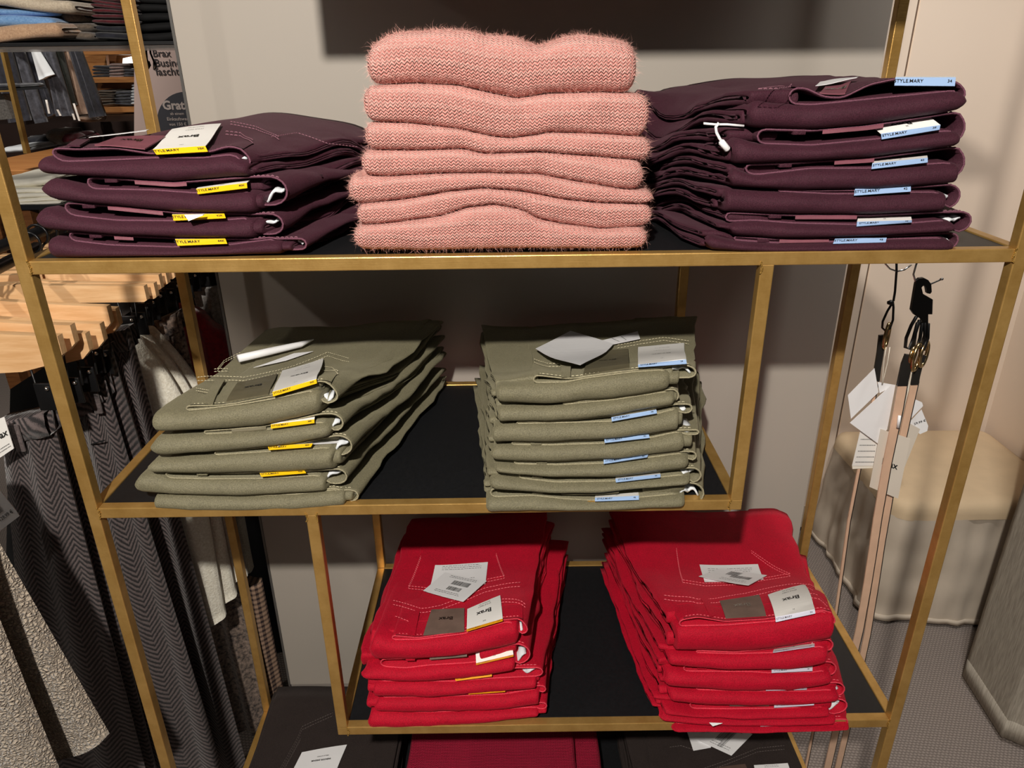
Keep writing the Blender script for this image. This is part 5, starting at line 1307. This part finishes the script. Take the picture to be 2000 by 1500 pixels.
# ------------------------------------------------------------------ lowest shelf: charcoal jeans and a red knit pile
def low_pile(x0, x1, y0, y1, zs, kind, mats, names, cat, group, seed, flare=(0, 0), knit=False):
    out = []
    for i in range(len(zs) - 1):
        za, zb2 = zs[i], zs[i + 1]; jx = random.uniform(-.004, .004)
        r = thing(kind, ((x0 + x1) / 2, (y0 + y1) / 2, za), names[i], cat, group)
        top = i == len(zs) - 2
        a = x0 - (0 if top else flare[0]) * random.uniform(.5, 1); b2 = x1 + (0 if top else flare[1]) * random.uniform(.5, 1)
        f1 = lambda x, y, z=za, s=seed + i: z + .0015 * math.sin(17 * x + s); f2 = lambda x, y, z=zb2, s=seed + i + 1: z + .0015 * math.sin(17 * x + s) + (.003 * nz(x, y, s, 9) if top else 0)
        o = cushion('sweater_body' if knit else 'folded_leg', mats if knit else mats['denim'], r, f1, f2, a, b2, y0, y1, nose=.012, endr=.008 if knit else .004, seed=seed + i, nx=30, wrinkle=.0016)
        if not knit:
            for k in range(2):
                lo, hi = za + (zb2 - za) * (k * .5 + .06), za + (zb2 - za) * (k * .5 + .44)
                cushion('leg_layer', mats['denim'], r, lambda x, y, z=lo: z, lambda x, y, z=hi: z, x0 - flare[0] * .6 - .002, x0 + .05, y0 + .01, y1 - .012, nose=.004, endr=.002, nx=12, flare=(-random.uniform(0, .4) * flare[0], 0), seed=k + i * 3, wrinkle=.002)
                cushion('leg_layer', mats['denim'], r, lambda x, y, z=lo: z, lambda x, y, z=hi: z, x1 - .05, x1 + flare[1] * random.uniform(.3, 1), y0 + .01, y1 - .012, nose=.004, endr=.002, nx=12, flare=(0, random.uniform(0, .4) * flare[1]), seed=k + i * 3 + 1, wrinkle=.002)
        out.append(r)
    return out, f2
nm = lambda s, q: ['lowest ' + s + q, 'second ' + s + q, 'third ' + s + q, 'topmost ' + s + q]
zz = [Z4 + .001, -1.028, -1.004, -.978, -.953]
pa, Sa = low_pile(.036, .276, .015, .335, zz, 'folded_jeans', DARK, nm('charcoal jeans', ' in the left pile of the lowest shelf'), 'jeans', 'charcoal jeans in the left pile of the lowest shelf', 90, (.0, .022))
label(pa[-1], Sa, -.95, [(552, 1545), (645, 1536), (678, 1456), (590, 1471)], lift=.002, name='price_label')
q_ = [on_surf(x, y, Sa, -.95) + Vector((0, 0, .0045)) for x, y in ((552, 1545), (645, 1536), (678, 1456), (590, 1471))]
lettering(pa[-1], [('WINTER DREAM', .56, .66, .0046, .01, True), ('MEN & WOMEN', .56, .76, .0028, 0, True)], q_, lift=.001)
b = MB()
for ln in dbl([(540, 1515), (582, 1440), (590, 1420), (650, 1393)], 6) + dbl([(545, 1518), (587, 1443)], 3): 
    s_ = stitch(pa[-1], surf_line(ln, Sa, -.95), DARK['thread']); b.add(s_.v, s_.f)
b.build('stitching', DARK['thread'], pa[-1])['kind'] = 'stuff'
REDK = mat_knit('raspberry_knit', srgb(150, 6, 40), srgb(224, 44, 84), .0044, .012, sheen=.1, tint=(1, .4, .5, 1))
zz = [Z4 + .001, -1.022, -.994, -.966, -.938]
pk, Sk = low_pile(.318, .616, .02, .33, zz, 'folded_sweater', REDK, nm('raspberry knit sweater', ' in the pile on the lowest shelf'), 'sweater', 'raspberry knit sweaters on the lowest shelf', 95, (.0, .05), knit=True)
zz = [Z4 + .001, -1.024, -.998, -.972, -.946]
pr, Sr = low_pile(.745, 1.005, .02, .335, zz, 'folded_jeans', DARK, nm('charcoal jeans', ' in the right pile of the lowest shelf'), 'jeans', 'charcoal jeans in the right pile of the lowest shelf', 99, (.036, .006))
label(pr[-1], Sr, -.945, [(1354, 1468), (1388, 1462), (1398, 1426), (1340, 1426)], lift=.002, name='care_label')
label(pr[-1], Sr, -.945, [(1361, 1449), (1428, 1480), (1469, 1438), (1400, 1412)], lift=.005, codes=((.34, .30, .52, .80), (.52, .10, .66, .85)), lines=(.3, .9, [.12, .2, .86]))
label(pr[-1], Sr, -.945, [(1480, 1540), (1552, 1533), (1538, 1493), (1472, 1497)], lift=.003, name='hang_tag', lines=(.3, .72, [.86, .92]))
draped('leather_patch', DARK['patch'], pr[-1], [(1400, 1540), (1475, 1535), (1455, 1494), (1404, 1500)], Sr, -.945, th=.0012)
b = MB()
for ln in dbl([(1352, 1508), (1420, 1486), (1480, 1462), (1532, 1457)], 7) + [[(1308, 1460), (1330, 1457), (1352, 1464)]]:
    s_ = stitch(pr[-1], surf_line(ln, Sr, -.945), DARK['thread']); b.add(s_.v, s_.f)
b.build('stitching', DARK['thread'], pr[-1])['kind'] = 'stuff'

# ------------------------------------------------------------------ the shop far behind, left of the partition
def simple(o, label, cat, group=None): return tag(o, label, cat, group)
# table with white jeans on a glass top
YT = 1.25
zt0 = atY(60, 400, YT).z
gt = thing('display_table', (atY(60, 400, YT).x, YT + .2, FLOOR), 'small glass-topped wooden table holding white folded jeans behind the left gold post', 'table')
xa, xb = atY(-90, 400, YT).x, atY(190, 400, YT).x
MB().box((xa, YT, zt0 - .014), (xb, YT + .45, zt0), .001).build('table_top', BLACKBOARD, gt)
for px in (58, -60):
    x = atY(px, 430, YT + .03).x; MB().box((x - .02, YT + .01, FLOOR), (x + .02, YT + .05, zt0 - .014), .001).build('table_leg', DARKOAK, gt)
ys = [402, 395, 388, 379, 370]
for i in range(4):
    pilepiece('folded_jeans', CREAM, -80, [118, 118, 112, 116][i], ys[i + 1], ys[i], YT + .01 + .008 * i, .34, ['lowest', 'second', 'third', 'topmost'][i] + ' white folded jeans on the glass table behind the left gold post', 'jeans', 'white jeans on the glass table', nose=.008, seed=60 + i)
pilepiece('folded_jeans', CREAM, -60, 104, 352, 369, YT + .06, .30, 'crumpled white jeans thrown over the white pile', 'jeans', 'white jeans on the glass table', nose=.02, seed=66, wr=.008, tilt=.10)
YT2 = 1.75
z2t = atY(60, 332, YT2).z
ot = thing('display_table', (atY(60, 330, YT2).x, YT2 + .4, FLOOR), 'oak display table with orange-brown top behind the white jeans', 'table')
xa, xb = atY(-120, 330, YT2).x, atY(260, 330, YT2).x
MB().box((xa, YT2, z2t - .03), (xb, YT2 + .75, z2t), .003).build('table_top', OAK, ot)
for x in (xa + .05, xb - .1): MB().box((x, YT2 + .05, FLOOR), (x + .06, YT2 + .11, z2t - .03), .002).build('table_leg', DARKOAK, ot)
pilepiece('folded_shirt', WHITECLOTH, 4, 46, 287, 299, YT2 + .6, .25, 'folded white shirt on the oak table beside the thin gold post', 'shirt', None, nose=.03, seed=70)
# hanging trousers on the rail beyond
YH = 2.3
FARH = [((-20, 92), (20, 92), (60, 235), (18, 240), NAVY, 'navy trousers hanging leftmost in the far row'), ((22, 92), (44, 92), (92, 238), (52, 244), GREYCLOTH, 'dark grey trousers hanging second in the far row'),
        ((40, 92), (62, 92), (110, 222), (80, 240), NAVY, 'navy trousers hanging third in the far row'), ((84, 92), (104, 92), (146, 226), (112, 226), GREYCLOTH, 'blue grey trousers hanging in the middle of the far row'),
        ((104, 92), (120, 92), (150, 205), (128, 212), mat_wool('dark_green_cloth', srgb(36, 42, 38), srgb(64, 70, 64), 60, .2), 'dark green jacket between grey and tan trousers in the far row'),
        ((119, 92), (138, 92), (173, 222), (150, 224), TANCLOTH, 'tan trousers hanging in the far row'), ((134, 92), (156, 92), (206, 226), (176, 230), NAVY, 'navy trousers hanging rightmost in the far row')]
for i, (a, b_, c, d, m, lb) in enumerate(FARH):
    hang('hanging_trousers', m, a, b_, c, d, YH + .05 * (i % 3), lb, 'trousers', 'trousers hanging in the far row', th=.05, folds=2.5, amp=.012, seed=100 + i, nv=10)
hang('white_shirt', WHITECLOTH, (58, 90), (74, 92), (107, 145), (76, 157), YH - .06, 'white shirt tail hanging in front of the navy trousers in the far row', 'shirt', None, th=.02, folds=1, amp=.006, seed=120, nv=8)
fr = MB().tube([atY(-60, 88, YH), atY(210, 86, YH)], .014, 8).build('hanging_rail', BLACKMETAL, None, True); tag(fr, 'horizontal rail above the row of trousers in the far shop', 'rail')
for i, (a, b_) in enumerate((((90, 195), (96, 222)), ((112, 214), (118, 226)), ((144, 202), (155, 236)), ((142, 222), (146, 234)))):
    q = [(a[0] - 2, a[1]), (a[0] + 2, a[1]), (b_[0] + 2, b_[1]), (b_[0] - 2, b_[1])]
    o = quadbox('paper_tag', WHITECARD, q, YH - .12, .002); tag(o, ['first', 'second', 'third', 'fourth'][i] + ' small white tag from the left hanging below the far trousers', 'tag', 'tags below the far trousers')
gp = thing('display_rack', atY(24, 200, 1.6), 'thin gold rack post with shelf at the far left edge of the photo', 'display rack')
quadbox('post', GOLD, [(-2, 92), (4, 92), (53, 300), (46, 300)], 1.6, .02, gp)
quadbox('rail', GOLD, [(-60, 182), (22, 179), (21, 176), (-60, 179)], 1.6, .02, gp)
quadbox('shelf_board', BLACKBOARD, [(-60, 180), (18, 178), (10, 174), (-60, 175)], 1.61, .2, gp)
pilepiece('folded_sweater', NAVY, -40, 11, 164, 174, 1.63, .2, 'dark navy sweater on the thin gold rack at the left edge', 'sweater', None, seed=130)
quad = quadbox('hanging_coat', GREYKNIT, [(-10, 235), (24, 232), (6, 184), (-10, 184)], 1.7, .05); tag(quad, 'grey coat hanging under the thin gold rack shelf at the left edge', 'coat')
# dark low furniture with piles
dt = quadbox('low_cabinet', mat_plain('dark_brown_lacquer', srgb(40, 26, 22), .5), [(-60, 330), (280, 300), (280, 236), (-60, 244)], 2.75, .6); tag(dt, 'dark low cabinet under the far row of trousers', 'cabinet')
for i, (x0, x1, y0, y1, m, lb) in enumerate(((46, 96, 268, 292, NAVY, 'navy folded heap beside the thin gold post'), (92, 128, 254, 284, TAUPEW, 'taupe heap of clothes on the dark low cabinet'), (122, 150, 262, 282, WINEW, 'reddish heap of clothes on the dark low cabinet'),
        (150, 172, 226, 240, TANCLOTH, 'tan cuff on the dark low cabinet'))):
    pilepiece('folded_garment', m, x0, x1, y0, y1, 2.55, .16, lb, 'clothes', None, nose=.05, seed=140 + i, wr=.01)
# oak wall unit with folded shirts
YU = 3.3
un = thing('wall_unit', atY(215, 215, YU), 'oak wall unit with three lit shelves of folded shirts in the far shop', 'shelf')
for (x0, x1, y) in ((152, 300, 101), (178, 310, 156), (198, 320, 214)):
    a, b_ = atY(x0, y, YU), atY(x1, y, YU); MB().box((a.x, YU, a.z - .015), (b_.x, YU + .4, a.z + .012), .002).build('shelf_board', OAK, un)
quadbox('back_panel', OAK, [(160, 152), (212, 152), (206, 104), (156, 104)], YU + .3, .03, un)
quadbox('back_panel', DARKOAK, [(176, 230), (330, 230), (310, 100), (206, 100)], YU + .42, .03, un)
LIT = NT('lit_window_panel'); LIT.b.inputs['Emission Color'].default_value = (1, .95, .85, 1); LIT.b.inputs['Emission Strength'].default_value = 2.2; LIT = LIT.m
lw = quadbox('lamp_panel', LIT, [(238, 140), (262, 140), (258, 110), (240, 114)], YU + .38, .01); tag(lw, 'small bright lamp panel behind the top shelf of the oak wall unit', 'lamp')
for s, (x0, x1, yb, n, m, h, nmx) in enumerate(((178, 212, 152, 4, NAVY, 6, 'navy'), (211, 240, 152, 5, mat_wool('mauve_wool', srgb(136, 112, 108), srgb(176, 152, 146), 200, .4), 5.5, 'mauve'), (240, 262, 152, 3, GREYCLOTH, 6, 'grey'),
        (188, 221, 206, 6, TAUPEW, 5, 'taupe'), (223, 258, 206, 5, GREYCLOTH, 5.5, 'striped grey'), (254, 278, 205, 7, WHITECLOTH, 6, 'white'))):
    for i in range(n):
        pilepiece('folded_shirt', m, x0 + (i % 2), x1 - (i % 2), yb - (i + 1) * h, yb - i * h, YU + .02, .26, '%s %s folded shirt counted from below on the %s board of the oak unit' % (['lowest', 'second', 'third', 'fourth', 'fifth', 'sixth', 'seventh'][i], nmx, 'upper' if s < 3 else 'lower'), 'shirt', nmx + ' shirts on the oak wall unit', nose=.03, seed=160 + s * 8 + i, wr=.004)
dk = quadbox('slanted_table', OAK, [(175, 275), (300, 275), (262, 232), (190, 240)], 2.9, .03); tag(dk, 'oak table in front of the far wall unit with leaning folded trousers', 'table')
for i in range(9):
    x = 176 + i * 12; m = [TANCLOTH, NAVY, NAVY, GREYCLOTH, BLACKCLOTH, NAVY, GREYKNIT, GREYKNIT, GREYCLOTH][i]
    o = quadbox('leaning_trousers', m, [(x, 272), (x + 16, 270), (x + 7 - i, 240 - (i % 3) * 2), (x - 5 - i, 243)], 2.86 - .004 * i, .02); tag(o, ['first', 'second', 'third', 'fourth', 'fifth', 'sixth', 'seventh', 'eighth', 'ninth'][i] + ' folded trousers from the left leaning on the far oak table', 'trousers', 'trousers leaning on the far oak table')
